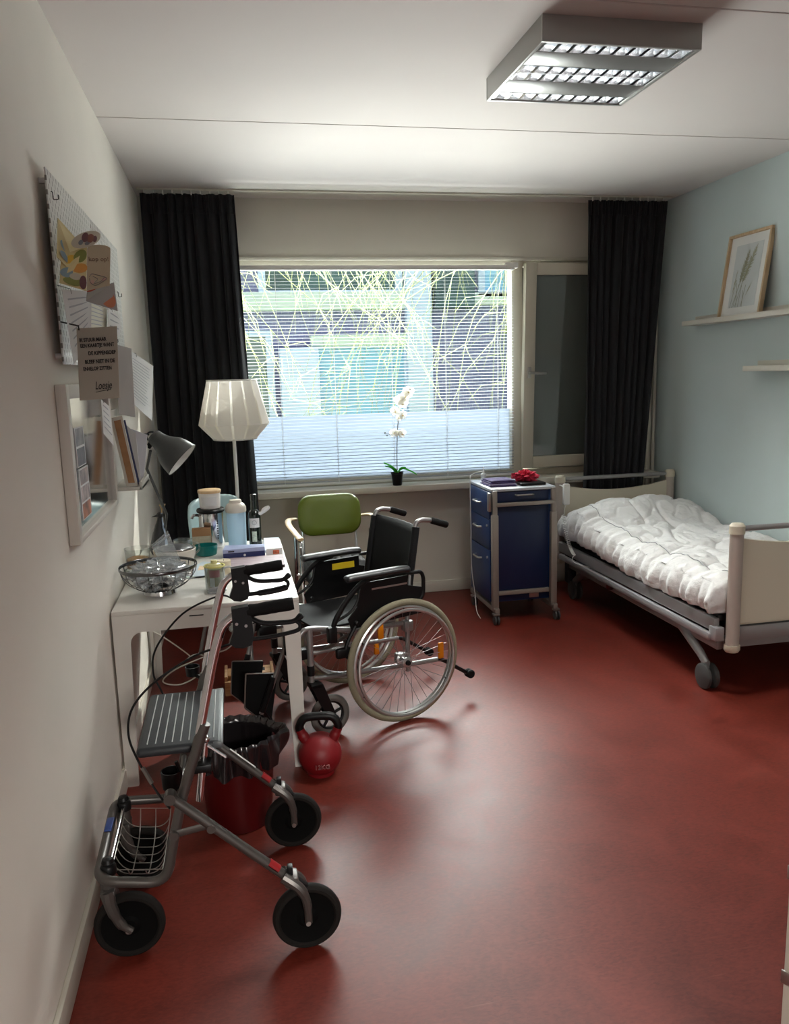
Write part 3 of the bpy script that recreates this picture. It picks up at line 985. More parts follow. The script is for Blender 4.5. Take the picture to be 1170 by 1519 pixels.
# things on the cabinet
M_purple = mat('cloth_purple', (62, 48, 92), 0.85, noise=(30, 0.3))
M_lilac = mat('cloth_lilac_edge', (150, 140, 170), 0.85)
pc = thing('folded_cloth', 'dark purple striped cloth folded on left of blue cabinet', 'cloth', (2.20, 5.02, 0.883))
for k in range(4):
    x, y, dx, dy = 2.205 + 0.004 * (k % 2), 5.0, 0.090 - 0.003 * k, 0.112 - 0.006 * k
    def cl_(u, v, k=k, x=x, y=y, dx=dx, dy=dy):
        a, b2 = u * 2 - 1, v * 2 - 1
        e = 1 - max(abs(a), abs(b2)) ** 8
        return V((x + dx * a + 0.006 * ns(v * 3, k, 2, 5), y + dy * b2 + 0.006 * ns(u * 3, k + 4, 2, 7), 0.8865 + 0.0095 * k + 0.006 * e + 0.004 * ns(u * 2, v * 2 + k, 2, 9) * e))
    mb = MB().grid(cl_, 14, 14)
    mb.build('fold', M_lilac if k == 1 else M_purple, pc, sharp=60, thick=0.005)
tr = tag(MB().box((2.315, 4.865, 0.884), (2.485, 5.06, 0.902), 0.004).build('tablet_case', M_black), 'flat black case lying under the red scarf on blue cabinet', 'case')
def crumple(name, c_, s, seed, amp, m, label, cat, freq=9, parent=None, n=40, flat=0.0):
    rnd = random.Random(seed)
    mb = MB()
    def f(u, v):
        th, ph_ = 2 * PI * u, PI * v
        d = V((math.sin(ph_) * math.cos(th), math.sin(ph_) * math.sin(th), math.cos(ph_)))
        k = 1 + amp * ns(d.x * 2 + seed, d.y * 2 + d.z, freq / 4, seed) + amp * 0.7 * (0.35 - abs(ns(d.x + 3, d.y - d.z, freq / 2, seed + 5)) * 2)
        p = V((c_[0] + d.x * s[0] * k, c_[1] + d.y * s[1] * k, c_[2] + d.z * s[2] * k))
        if p.z < flat:
            p.z = flat
        return p
    mb.grid(f, n, n // 2)
    o = mb.build(name, m, parent, sharp=70)
    if label:
        tag(o, label, cat)
    return o
M_scarf = mat('scarf_red', (205, 42, 72), 0.8, noise=(40, 0.35))
crumple('scarf', (2.385, 4.985, 0.930), (0.072, 0.052, 0.036), 3, 0.75, M_scarf, 'crumpled red patterned scarf on top of the blue cabinet', 'scarf', 12, flat=0.903)
bt = thing('spray_bottle', 'small white bottle with thin nozzle at back of blue cabinet', 'bottle', (2.165, 5.22, 0.883))
MB().lathe([(0, 0), (0.017, 0), (0.019, 0.004), (0.019, 0.045), (0.014, 0.052), (0.006, 0.056), (0, 0.056)], (2.175, 5.22, 0.883)).build('body', mat('bottle_grey_white', (196, 198, 196), 0.4), bt)
MB().lathe([(0.007, 0.054), (0.006, 0.06), (0.003, 0.075), (0.0025, 0.098), (0, 0.099)], (2.175, 5.22, 0.883), seg=14).build('nozzle', M_whitep, bt)
gb = tag(MB().box((2.47, 5.10, 0.884), (2.51, 5.24, 0.918), 0.01, seg=3).build('alarm_box', mat('box_grey_green', (150, 152, 146), 0.5)), 'small grey plastic box at right back of the cabinet top', 'box')
wire = spline([(2.19, 5.235, 0.95), (2.11, 5.25, 0.93), (2.074, 5.20, 0.885), (2.070, 5.18, 0.6), (2.068, 5.17, 0.30), (2.075, 5.12, 0.12), (2.055, 5.02, 0.03), (2.05, 4.92, 0.006)], 8)
tag(MB().tube(wire, 0.0028, 6).build('charger_cable', M_whitep), 'thin white cable hanging down left side of blue cabinet', 'cable')
tl = MB()
bt2 = None

# ------------------------------------------------------------------ orchid on the sill
orc = thing('potted_orchid', 'white orchid in a small black pot on the window sill', 'plant', (1.638, 5.54, 0.84))
oz = 0.84
pot = MB().lathe([(0, 0.0), (0.030, 0.0), (0.032, 0.003), (0.041, 0.083), (0.044, 0.084), (0.044, 0.094), (0.040, 0.094), (0.038, 0.075), (0, 0.075)], (1.638, 5.54, oz)).build('pot', M_black, orc)
M_leaf = sheer('leaf_green', (84, 190, 70), 0.6)
M_petal = sheer('petal_white', (248, 246, 240), 0.45)
M_lip = sheer('petal_yellow', (240, 222, 170), 0.4)
M_stem = mat('orchid_stem', (84, 74, 66), 0.6)
def leaf(pts, w):
    sp = spline(pts, 6)
    n = len(sp) - 1
    mb = MB()
    def f(u, v):
        p = sp[min(n, int(round(v * n)))]
        t = sp[min(n, int(round(v * n)) + 1)] - sp[max(0, int(round(v * n)) - 1)]
        sd = t.cross(V((0, 0, 1)))
        if sd.length < 1e-6:
            sd = V((1, 0, 0))
        sd.normalize()
        ww = w * math.sin(PI * (0.06 + 0.94 * v)) ** 0.6
        a = u * 2 - 1
        return p + sd * (ww * a) + V((0, 0, 0.010 * a * a))
    mb.grid(f, 6, n)
    return mb
base = V((1.638, 5.535, oz + 0.078))
for pts, w in (([base, base + V((-0.045, -0.01, 0.055)), base + V((-0.10, -0.02, 0.085))], 0.034), ([base, base + V((-0.04, -0.02, 0.045)), base + V((-0.092, -0.035, 0.062))], 0.030), ([base, base + V((0.035, -0.01, 0.035)), base + V((0.085, -0.02, 0.02)), base + V((0.135, -0.03, -0.008))], 0.020), ([base, base + V((0.03, 0.0, 0.035)), base + V((0.065, 0.005, 0.04))], 0.024)):
    leaf(pts, w).build('leaf', M_leaf, orc, sharp=80, recalc=False)
stem_pts = spline([base, (1.640, 5.532, oz + 0.25), (1.650, 5.528, oz + 0.42), (1.668, 5.524, oz + 0.56), (1.705, 5.52, oz + 0.64), (1.75, 5.515, oz + 0.655)], 8)
MB().tube(stem_pts, 0.0032, 6).tube([(1.645, 5.53, oz + 0.345), (1.60, 5.525, oz + 0.362), (1.555, 5.52, oz + 0.372)], 0.002, 5).build('stem', M_stem, orc)
def flower(c_, r, rz, rx):
    T_ = Matrix.Translation(V(c_)) @ Matrix.Rotation(rz, 4, 'Z') @ Matrix.Rotation(rx, 4, 'X')
    mb = MB()
    for k, (a, l, w) in enumerate(((90, 1, .42), (162, 1.05, .62), (234, .95, .4), (306, .95, .4), (18, 1.05, .62))):
        a = math.radians(a)
        d, s = V((math.cos(a), 0, math.sin(a))), V((-math.sin(a), 0, math.cos(a)))
        def f(u, v, d=d, s=s, l=l, w=w):
            q = (u * 2 - 1) * w * math.sin(PI * (0.05 + 0.9 * v)) ** 0.7
            return T_ @ ((d * (l * v) + s * q) * r + V((0, -0.25 * r * v * v + 0.15 * r * q * q, 0)))
        mb.mi = 0
        mb.grid(f, 4, 5)
    mb.mi = 1
    mb.sphere((0, -0.25 * r, -0.1 * r), r * 0.24, 1, 1.2, 1, 8, None) if False else mb._merge(_sph(r * 0.15), T_ @ Matrix.Translation((0, -0.2 * r, -0.12 * r)))
    return mb
def _sph(r):
    b = bmesh.new()
    bmesh.ops.create_uvsphere(b, u_segments=10, v_segments=6, radius=r)
    return b
for (x, z, r, rz, rx) in ((1.700, 0.625, .036, .3, .2), (1.665, 0.60, .034, -.3, .1), (1.725, 0.655, .034, .1, -.2), (1.683, 0.575, .034, .2, .3), (1.632, 0.525, .030, -.5, .1), (1.680, 0.497, .030, .5, 0), (1.655, 0.48, .022, .2, .2), (1.618, 0.375, .027, -.3, .2), (1.672, 0.368, .028, .4, .2), (1.645, 0.372, .022, 0, .4)):
    flower((x, 5.508, oz + z), r * 1.22, rz, rx).build('flower', [M_petal, M_lip], orc, sharp=80, recalc=False)
MB().sphere((1.556, 5.52, oz + 0.375), 0.006).sphere((1.57, 5.52, oz + 0.358), 0.006).sphere((1.742, 5.515, oz + 0.672), 0.006).build('bud', mat('bud_grey_green', (92, 96, 84), 0.6), orc)

# ------------------------------------------------------------------ floor lamp
fl = thing('floor_lamp', 'white floor lamp with faceted striped shade before the left curtain', 'lamp', (0.519, 5.165, 0))
px, py = 0.519, 5.165
MB().lathe([(0, 0), (0.107, 0), (0.11, 0.006), (0.105, 0.016), (0.02, 0.02), (0.012, 0.03), (0, 0.03)], (px, py, 0)).build('base', M_whitep, fl)
MB().cyl((px, py, 0.02), (px, py, 1.50), 0.011).build('pole', M_whitep, fl)
M_shade = sheer('lamp_shade_strips', (246, 243, 240), 0.55)
M_lining = sheer('lamp_shade_lining', (250, 246, 238), 0.75)
shx = px + 0.008
prof = [(0.150, 1.605), (0.158, 1.60), (0.222, 1.335), (0.142, 1.245), (0.135, 1.245)]
ns_ = 14
sh = MB()
prof2 = [(0.155, 1.612), (0.222, 1.338), (0.135, 1.243)]
for k in range(ns_):
    a0, a1 = 2 * PI * (k + 0.085) / ns_ - 0.29, 2 * PI * (k + 0.915) / ns_ - 0.29
    def f(u, v, a0=a0, a1=a1):
        i = 0 if v <= 0.75 else 1
        t = v / 0.75 if i == 0 else (v - 0.75) / 0.25
        r = prof2[i][0] + (prof2[i + 1][0] - prof2[i][0]) * t
        z = prof2[i][1] + (prof2[i + 1][1] - prof2[i][1]) * t
        p0 = V((math.cos(a0), math.sin(a0), 0)) * r
        p1 = V((math.cos(a1), math.sin(a1), 0)) * r
        p = p0.lerp(p1, u)
        return V((shx + p.x, py + p.y, z))
    sh.grid(f, 1, 4)
shade = sh.build('lamp_shade', M_shade, fl, sharp=15, recalc=False)
MB().lathe([(0.149, 1.605), (0.216, 1.338), (0.131, 1.247)], (shx, py, 0), seg=14 * 2).build('lining', M_lining, shade, recalc=False)
MB().ring((shx, py, 1.61), (0, 0, 1), 0.154, 0.005, 42, 6).ring((shx, py, 1.245), (0, 0, 1), 0.134, 0.005, 42, 6).build('shade_ring', M_whitep, shade)
MB().cyl((px, py, 1.44), (px, py, 1.52), 0.02).cyl((shx - 0.15, py, 1.602), (shx + 0.15, py, 1.602), 0.003).cyl((px, py, 1.5), (px, py, 1.602), 0.005).build('socket', M_whitep, fl)

# ------------------------------------------------------------------ green armchair by the window
M_green = mat('chair_green_vinyl', (96, 112, 28), 0.42, bump=(300, 0.04))
M_armw = mat('chair_arm_wood', (206, 178, 138), 0.4)
ga = thing('armchair', 'green backed chair with wooden arms under the window sill', 'chair', (1.09, 4.80, 0), rotz=0.04)
def rsq(hx, hz, rad, n=6):
    pts = []
    for (sx_, sz_, a0) in ((1, 1, 0), (-1, 1, 90), (-1, -1, 180), (1, -1, 270)):
        for k in range(n + 1):
            a = math.radians(a0 + 90 * k / n)
            pts.append((sx_ * (hx - rad) + rad * math.cos(a), sz_ * (hz - rad) + rad * math.sin(a)))
    return pts
bk = MB()
outl = rsq(0.2, 0.128, 0.085)
def ysurf(x, off):
    return 0.20 + off - 0.10 * x * x * 6 * 0.5
for (s0, s1, o0, o1) in ((1.0, 1.0, -0.015, 0.015),):
    rings = [(0.0, -0.034), (0.6, -0.034), (0.9, -0.030), (0.985, -0.018), (1.0, 0.0), (0.985, 0.016), (0.9, 0.022), (0.0, 0.022)]
    n = len(outl)
    verts = []
    for (s, o) in rings:
        for (x, z) in outl:
            xx, zz = x * s, z * s
            verts.append(V((xx, 0.20 + o - 0.28 * xx * xx + (zz) * 0.12, 0.755 + zz)))
    faces = [(i * n + k, i * n + (k + 1) % n, (i + 1) * n + (k + 1) % n, (i + 1) * n + k) for i in range(len(rings) - 1) for k in range(n)]
    bk._add(verts, faces)
bk.build('backrest', M_green, ga, sharp=60)
MB().box((-0.21, -0.27, 0.415), (0.21, 0.17, 0.475), 0.03, seg=4).build('seat', M_black, ga)
fm = MB()
for s in (-1, 1):
    fm.tube(fillet([(s * 0.235, -0.24, 0.0), (s * 0.235, -0.22, 0.40), (s * 0.235, -0.2, 0.66), (s * 0.235, -0.15, 0.668), (s * 0.235, 0.05, 0.672)], 0.06), 0.011, 10)
    fm.tube(fillet([(s * 0.235, 0.22, 0.0), (s * 0.235, 0.10, 0.42), (s * 0.235, 0.06, 0.672)], 0.05), 0.011, 10)
    fm.tube(fillet([(s * 0.235, -0.12, 0.42), (s * 0.18, -0.12, 0.42)], 0.02), 0.009)
    fm.tube(fillet([(s * 0.17, 0.10, 0.43), (s * 0.17, 0.20, 0.46), (s * 0.17, 0.235, 0.66)], 0.05), 0.009)
fm.tube([(-0.235, 0.1, 0.40), (0.235, 0.1, 0.40)], 0.009)
fm.tube([(-0.235, -0.21, 0.40), (0.235, -0.21, 0.40)], 0.009)
fm.build('frame', M_chrome, ga)
for s in (-1, 1):
    MB().tube(spline([(s * 0.215, 0.21, 0.735), (s * 0.262, 0.15, 0.742), (s * 0.275, 0.04, 0.73), (s * 0.255, -0.10, 0.705), (s * 0.235, -0.20, 0.685)], 6), [0.017] * 25, 10, flat=(0.6, 1.2, (0, 0, 1))).build('armrest', M_armw, ga)
M_jacket = mat('dark_jacket', (34, 34, 36), 0.8, noise=(20, 0.5))
jk = MB()
def jf(u, v):
    x, y = -0.175 + 0.37 * u, -0.24 + 0.37 * v
    e = min(1, 6 * min(u, 1 - u, v, 1 - v))
    z = 0.477 + 0.002 + e * (0.05 + 0.022 * ns(u * 3, v * 3, 2, 3) + 0.025 * abs(ns(u * 3, v * 5, 3, 5)))
    a = 0.04
    return V((1.09 + x * math.cos(a) - y * math.sin(a), 4.80 + y * math.cos(a) + x * math.sin(a), z))
jk.grid(jf, 44, 44)
jk.grid(lambda u, v: V((jf(u, v).x, jf(u, v).y, 0.4775)), 4, 4)
tag(jk.build('folded_jacket', mat('grey_jacket', (58, 58, 60), 0.7, noise=(14, 0.6)), sharp=70), 'dark grey jacket folded on the seat of green chair', 'jacket')

# ------------------------------------------------------------------ pale blue chair in the corner
M_pblue = mat('chair_pale_blue', (176, 204, 208), 0.4)
pb = thing('plastic_chair', 'pale blue shell chair half hidden behind the far table end', 'chair', (0.55, 4.75, 0), rotz=PI / 4)
# local: faces -y turned so that it looks toward the room's middle
def shell(u, v):
    a = u * 2 - 1
    if v < 0.55:
        t = v / 0.55
        y = -0.20 + 0.38 * t
        hw = 0.20 - 0.02 * t - 0.05 * (1 - t) ** 4
        return V((a * hw, y, 0.45 - 0.02 * math.sin(PI * t) * (1 - a * a) + 0.012 * abs(a) ** 3 - 0.03 * (1 - t) ** 6))
    t = (v - 0.55) / 0.45
    hw = 0.18 + 0.04 * math.sin(PI * min(t, .62) * 0.8) - 0.025 * t ** 8
    ang_ = min(1, t / 0.2)
    y = 0.18 + 0.05 * ang_ + 0.06 * t - 0.05 * (1 - a * a) * -1 * 0
    z = 0.45 + 0.47 * t ** 1.0 * (1 - 0.06 * abs(a) ** 4)
    return V((a * hw, y - 0.04 * a * a, z))
MB().grid(shell, 16, 30).build('seat_shell', M_pblue, pb, sharp=80, thick=0.008)
for sx_ in (-1, 1):
    for sy_ in (-1, 1):
        MB().cyl((sx_ * 0.235, 0.2 if sy_ > 0 else -0.225, 0), (sx_ * 0.15, sy_ * 0.13, 0.438), 0.011).build('leg', M_silver, pb)
MB().box((-0.16, -0.14, 0.418), (0.16, 0.14, 0.428), 0.003).build('seat_frame', M_silver, pb)
# ------------------------------------------------------------------ table
TZ = 0.735
tb = thing('table', 'white table with rounded apron corners against the left wall', 'table', (0.37, 3.8, 0))
tx0, tx1, ty0, ty1 = 0.006, 0.735, 3.175, 4.415
MB().box((tx0, ty0, TZ - 0.019), (tx1, ty1, TZ), 0.003).build('tabletop', M_tablew, tb)
def apron(p0, p1, inward):
    p0, p1 = V(p0), V(p1)
    d = (p1 - p0)
    L = d.length
    d.normalize()
    pts = [(0.0, TZ - 0.019), (0.0, 0.62)]
    pts = [(0.064, 0.60)] + [(0.064 + 0.045 * (1 - math.cos(a)), 0.60 + 0.045 * math.sin(a)) for a in (0.4, 0.8, 1.2, PI / 2)]
    pts += [(L - q, z) for q, z in pts[::-1]]
    pts = [(0.0, TZ - 0.019), (0.0, 0.60)] + pts + [(L, 0.60), (L, TZ - 0.019)]
    return MB().prism([p0 + d * a + V((0, 0, z)) for a, z in pts], V(inward) * 0.018)
apron((tx0, ty0, 0), (tx1, ty0, 0), (0, 1, 0)).build('apron', M_tablew, tb)
apron((tx0, ty1, 0), (tx1, ty1, 0), (0, -1, 0)).build('apron', M_tablew, tb)
apron((tx0, ty0 + 0.018, 0), (tx0, ty1 - 0.018, 0), (1, 0, 0)).build('apron', M_tablew, tb)
apron((tx1, ty0 + 0.018, 0), (tx1, ty1 - 0.018, 0), (-1, 0, 0)).build('apron', M_tablew, tb)
for sx_, x in ((1, tx0), (-1, tx1)):
    for sy_, y in ((1, ty0), (-1, ty1)):
        l = MB()
        l.prism([(x, y, 0), (x + sx_ * 0.048, y, 0), (x + sx_ * 0.064, y, 0.60), (x, y, 0.60)], (0, sy_ * 0.018, 0))
        l.prism([(x, y + sy_ * 0.018, 0), (x, y + sy_ * 0.048, 0), (x, y + sy_ * 0.064, 0.60), (x, y + sy_ * 0.018, 0.60)], (sx_ * 0.018, 0, 0))
        l.build('leg', M_tablew, tb)
MB().box((0.30, ty0 - 0.003, 0.693), (0.355, ty0 + 0.001, 0.697)).build('drawer_slot', M_black, tb)

# ------------------------------------------------------------------ things on the table
Z = TZ + 0.0005
M_dchrome = mat('dark_chrome', (104, 103, 104), 0.2, 1.0)
wb = thing('wire_basket', 'round chrome wire basket holding clear plastic bags on near table end', 'basket', (0.172, 3.42, Z))
bc = V((0.172, 3.42, Z))
MB().ring(bc + V((0, 0, 0.115)), (0, 0, 1), 0.158, 0.006, 60, 8, flat=(0.35, 1.2)).build('rim', M_dchrome, wb)
wr = MB()
for k in range(18):
    a = 2 * PI * k / 18
    d = V((math.cos(a), math.sin(a), 0))
    wr.tube(spline([bc + d * 0.157 + V((0, 0, 0.115)), bc + d * 0.148 + V((0, 0, 0.082)), bc + d * 0.118 + V((0, 0, 0.045)), bc + d * 0.066 + V((0, 0, 0.016))], 5), 0.0017, 6)
wr.build('wires', M_dchrome, wb)
MB().lathe([(0.066, 0), (0.070, 0.002), (0.066, 0.018), (0.0, 0.018), (0, 0.014), (0.062, 0.012), (0.064, 0)], bc).build('base', M_chrome, wb)
M_bag = thin('clear_plastic_bag', (244, 246, 248), 0.4, 0.08, diff=0.14, translucent=0.08)
crumple('plastic_bag', bc + V((0.0, 0.0, 0.082)), (0.120, 0.117, 0.045), 5, 0.6, M_bag, 'crumpled clear plastic bag lying inside the wire basket', 'bag', 22, flat=Z + 0.030)
crumple('black_pouch', bc + V((0.0, -0.015, 0.047)), (0.075, 0.06, 0.018), 8, 0.3, M_black, 'dark item under the plastic bag at bottom of wire basket', 'pouch', 8, flat=Z + 0.022)
zb = MB()
def zip_bag(u, v):
    p0 = V((0.185, 3.425, Z + 0.10)).lerp(V((0.285, 3.41, Z + 0.085)), u)
    p1 = V((0.185 - 0.035, 3.44, Z + 0.205)).lerp(V((0.285 - 0.065, 3.43, Z + 0.262)), u)
    p = p0.lerp(p1, v)
    p.y += 0.010 * math.sin(3 * u + 4 * v) + 0.008 * ns(u * 3, v * 3, 2, 6)
    return p
zb.grid(zip_bag, 14, 18)
zo = tag(zb.build('zip_bag', thin('zip_bag_plastic', (246, 248, 249), 0.3, 0.08, diff=0.10, translucent=0.05), sharp=80, thick=0.001), 'clear zip bag standing up out of the wire basket', 'bag')
zs = MB().tube([zip_bag(k / 10, 0.90) for k in range(11)], 0.004, 6).build('zip_strip', thin('zip_strip', (225, 230, 235), 0.5, 0.15, diff=0.5), None)
for v_ in zs.data.vertices:
    v_.co -= V((0, 0, 0))
zs.parent = zo
# bowl with lid
bw = thing('bowl', 'cream white bowl with grey glass lid behind the wire basket', 'bowl', (0.212, 3.815, Z))
M_cer = mat('ceramic_cream', (214, 206, 194), 0.3)
MB().lathe([(0, 0), (0.054, 0), (0.057, 0.004), (0.078, 0.035), (0.094, 0.075), (0.098, 0.104), (0.095, 0.105), (0.088, 0.075), (0.05, 0.012), (0, 0.012)], (0.212, 3.815, Z)).build('body', M_cer, bw)
lid = MB().lathe([(0.084, 0.106), (0.076, 0.111), (0.06, 0.116), (0.02, 0.119), (0, 0.119)], (0.212, 3.815, Z)).build('lid', mat('lid_grey_glass', (72, 70, 72), 0.35, 0.0), bw)
MB().ring((0.212, 3.815, Z + 0.109), (0, 0, 1), 0.082, 0.004, 40, 6).build('lid_rim', M_chrome, lid)
# granola jar on a glass dish
M_granola = mat('granola', (158, 118, 72), 0.9, noise=(160, 0.7), bump=(150, 0.8))
jd = thing('glass_dish', 'low clear glass dish stacked under the granola jar by the wall', 'dish', (0.058, 3.715, Z))
MB().lathe([(0, 0.002), (0.05, 0.001), (0.058, 0.006), (0.060, 0.042), (0.057, 0.042), (0.055, 0.010), (0, 0.006)], (0.058, 3.715, Z)).build('body', M_glass, jd)
MB().ring((0.058, 3.715, Z + 0.042), (0, 0, 1), 0.0585, 0.003, 40, 6).build('rim', thin('glass_rim_green', (200, 222, 205), 0.5, 0.1, diff=0.25), jd)
gj = thing('granola_jar', 'clear glass jar half full of granola by the left wall', 'jar', (0.058, 3.715, Z + 0.0445))
MB().lathe([(0, 0.0), (0.05, 0.0), (0.054, 0.005), (0.056, 0.08), (0.058, 0.095), (0.055, 0.095), (0.053, 0.08), (0.051, 0.006), (0, 0.004)], (0.058, 3.715, Z + 0.0455)).build('jar_body', thin('jar_glass', (246, 248, 247), 0.12, 0.06, diff=0.02), gj)
MB().lathe([(0, 0.007), (0.0495, 0.007), (0.0505, 0.045), (0.035, 0.052), (0, 0.05)], (0.058, 3.715, Z + 0.0455)).build('granola', M_granola, gj)
# glass mug and teal cup
def mug(name, label, x, y, r, h, m, hm, ha, hr=0.032, hw=0.005):
    t = thing(name, label, 'cup', (x, y, Z))
    MB().lathe([(0, 0.002), (r * 0.82, 0.0), (r * 0.9, 0.004), (r, h), (r - 0.003, h), (r * 0.86, 0.008), (0, 0.006)], (x, y, Z)).build('body', m, t)
    d = V((math.cos(ha), math.sin(ha), 0))
    c_ = V((x, y, Z))
    if hm:
        MB().tube(spline([c_ + d * (r * 0.98) + V((0, 0, h * 0.85)), c_ + d * (r + hr) + V((0, 0, h * 0.8)), c_ + d * (r + hr * 1.1) + V((0, 0, h * 0.45)), c_ + d * (r * 0.95) + V((0, 0, h * 0.18))], 6), hw, 8).build('handle', hm, t)
    return t
M_hglass = thin('glass_haze', (242, 247, 246), 0.3, 0.06, diff=0.07)
mug('glass_mug', 'clear glass mug with handle behind the lidded bowl', 0.235, 4.065, 0.046, 0.098, M_hglass, M_hglass, -0.3)
M_teal = thin('teal_glass', (40, 150, 145), 0.3, 0.08, diff=0.45)
mug('teal_cup', 'teal glass bowl in front of the steel canister', 0.345, 4.12, 0.058, 0.052, M_teal, None, 0)
bx = thing('tea_box', 'small brown cardboard box in front of the steel canister', 'box', (0.322, 4.235, Z))
MB().box((0.275, 4.20, Z), (0.37, 4.255, Z + 0.12), 0.002).build('carton', mat('carton_brown', (150, 112, 76), 0.75), bx)
MB().box((0.276, 4.1985, Z + 0.02), (0.369, 4.2005, Z + 0.082)).build('label_panel', mat('carton_label', (176, 168, 146), 0.7, noise=(60, 0.1)), bx)
# steel canister with candle on top
ca = thing('steel_canister', 'tall stainless steel coffee press canister with black lid', 'canister', (0.372, 4.325, Z))
cc = (0.372, 4.325, Z)
MB().lathe([(0, 0), (0.062, 0), (0.064, 0.003), (0.064, 0.185), (0.060, 0.19), (0, 0.19)], cc).build('body', M_chrome, ca)
MB().lathe([(0.058, 0.188), (0.072, 0.190), (0.074, 0.200), (0.070, 0.207), (0.0, 0.207)], cc).build('lid', M_black, ca)
sc_ = MB()
for k in range(9):
    sc_.box((0.372 + 0.0635 * math.cos(-1.05) - 0.001, 4.325 + 0.0635 * math.sin(-1.05) - 0.002, Z + 0.05 + k * 0.013), (0.372 + 0.0635 * math.cos(-1.05) + 0.004, 4.325 + 0.0635 * math.sin(-1.05) + 0.0015, Z + 0.056 + k * 0.013))
sc_.build('print', M_ink, ca)
MB().tube(spline([(0.31, 4.30, Z + 0.175), (0.285, 4.28, Z + 0.18), (0.275, 4.272, Z + 0.165)], 4), 0.008, 8).build('spout', M_chrome, ca)
cd = thing('candle_jar', 'white candle jar with wooden lid standing on the steel canister', 'candle', (0.372, 4.325, Z + 0.208))
c2 = (0.372, 4.325, Z + 0.2085)
MB().lathe([(0, 0), (0.050, 0), (0.053, 0.004), (0.057, 0.082), (0.0, 0.082)], c2).build('jar', mat('candle_white', (228, 224, 220), 0.35), cd)
MB().lathe([(0, 0.083), (0.060, 0.083), (0.061, 0.086), (0.061, 0.096), (0.058, 0.099), (0, 0.099)], c2).build('lid', M_birch, cd)
lb = MB()
lb.grid(lambda u, v: V((c2[0] + 0.0572 * math.cos(-2.4 + 1.5 * u), c2[1] + 0.0572 * math.sin(-2.4 + 1.5 * u), c2[2] + 0.02 + 0.045 * v)), 10, 1)
lb.build('label_sticker', mat('sticker_grey', (206, 204, 204), 0.6), cd, recalc=False)
# shaker bottle
sb = thing('shaker_bottle', 'translucent white and blue shaker bottle with cream cap', 'bottle', (0.504, 4.29, Z))
s0 = (0.504, 4.29, Z)
M_shk = sheer('shaker_plastic', (206, 226, 238), 0.5)
MB().lathe([(0, 0), (0.044, 0), (0.047, 0.004), (0.051, 0.19), (0.0, 0.19)], s0).build('body', M_shk, sb)
MB().lathe([(0.053, 0.185), (0.055, 0.19), (0.054, 0.212), (0.045, 0.228), (0.034, 0.234), (0.03, 0.25), (0.0, 0.252)], s0).build('cap', M_cer, sb)
# oil bottle
ob = thing('olive_oil_bottle', 'dark green olive oil bottle with white label', 'bottle', (0.598, 4.255, Z))
o0 = (0.598, 4.255, Z)
M_dgreen = mat('bottle_dark_green', (8, 22, 16), 0.08, spec=0.8)
MB().lathe([(0, 0), (0.030, 0), (0.033, 0.004), (0.033, 0.165), (0.028, 0.185), (0.016, 0.198), (0.0145, 0.245), (0.0165, 0.247), (0.0165, 0.278), (0.013, 0.28), (0, 0.28)], o0).build('body', M_dgreen, ob)
def wrap(z0, z1, r, a0, a1, mm, nm, par, c_):
    MB().grid(lambda u, v: V((c_[0] + r * math.cos(a0 + (a1 - a0) * u), c_[1] + r * math.sin(a0 + (a1 - a0) * u), c_[2] + z0 + (z1 - z0) * v)), 12, 1).build(nm, mm, par, recalc=False)
lab = M_paper
wrap(0.105, 0.155, 0.0334, -2.5, -0.75, M_paper, 'label_sticker', ob, o0)
wrap(0.03, 0.085, 0.0334, -2.1, -1.35, mat('label_pale_green', (190, 200, 186), 0.6, noise=(90, 0.3)), 'lower_label', ob, o0)
MB().ring((o0[0] - 0.002, o0[1] - 0.0342, Z + 0.132), (0, 1, 0), 0.011, 0.0009, 24, 5).build('emblem', M_inkgrey, ob)
MB().tube(spline([(0.610, 4.24, Z + 0.18), (0.632, 4.235, Z + 0.178), (0.655, 4.23, Z + 0.198), (0.680, 4.225, Z + 0.212)], 5), [0.006] * 4 + [0.009] * 4 + [0.013] * 4 + [0.012, 0.011, 0.009, 0.004], 10, flat=(1, 0.4, (0, 0, 1))).build('paper_tag', M_paper, ob)
# boxes, papers, folder
def slab(name, label, cat, quad, z0, z1, m, extra=None):
    o = MB().prism([(x, y, z0) for x, y in quad], (0, 0, z1 - z0)).build(name, m)
    return tag(o, label, cat)
M_sheen = mat('glossy_paper', (214, 222, 232), 0.2)
slab('paper_stack', 'stack of glossy white papers at far right table corner', 'papers', [(0.45, 4.105), (0.722, 4.06), (0.728, 4.39), (0.645, 4.40), (0.64, 4.205), (0.45, 4.225)], Z, Z + 0.012, M_sheen)
fo = slab('folder', 'mauve wood-print folder lying nearest the table edge', 'folder', [(0.405, 3.70), (0.715, 3.72), (0.725, 3.955), (0.425, 3.945)], Z, Z + 0.012, wood('folder_mauve', (172, 150, 156), (140, 118, 122), (3, 40, 10), 0.4))
MB().prism([(0.404, 3.698, Z), (0.716, 3.718, Z), (0.716, 3.722, Z), (0.404, 3.702, Z)], (0, 0, 0.013)).build('spine', mat('folder_spine', (58, 42, 42), 0.6), fo)
fo.children[0].location = -fo.location
nb = slab('box', 'flat navy blue box with pale lid on the table', 'box', [(0.43, 3.965), (0.635, 3.985), (0.636, 4.06), (0.44, 4.085)], Z, Z + 0.030, mat('box_navy', (28, 40, 92), 0.35))
MB().prism([(0.43, 3.967, Z + 0.0305), (0.635, 3.987, Z + 0.0305), (0.636, 4.06, Z + 0.0305), (0.44, 4.085, Z + 0.0305)], (0, 0, 0.018)).build('lid', mat('box_lilac', (168, 178, 214), 0.35), nb)
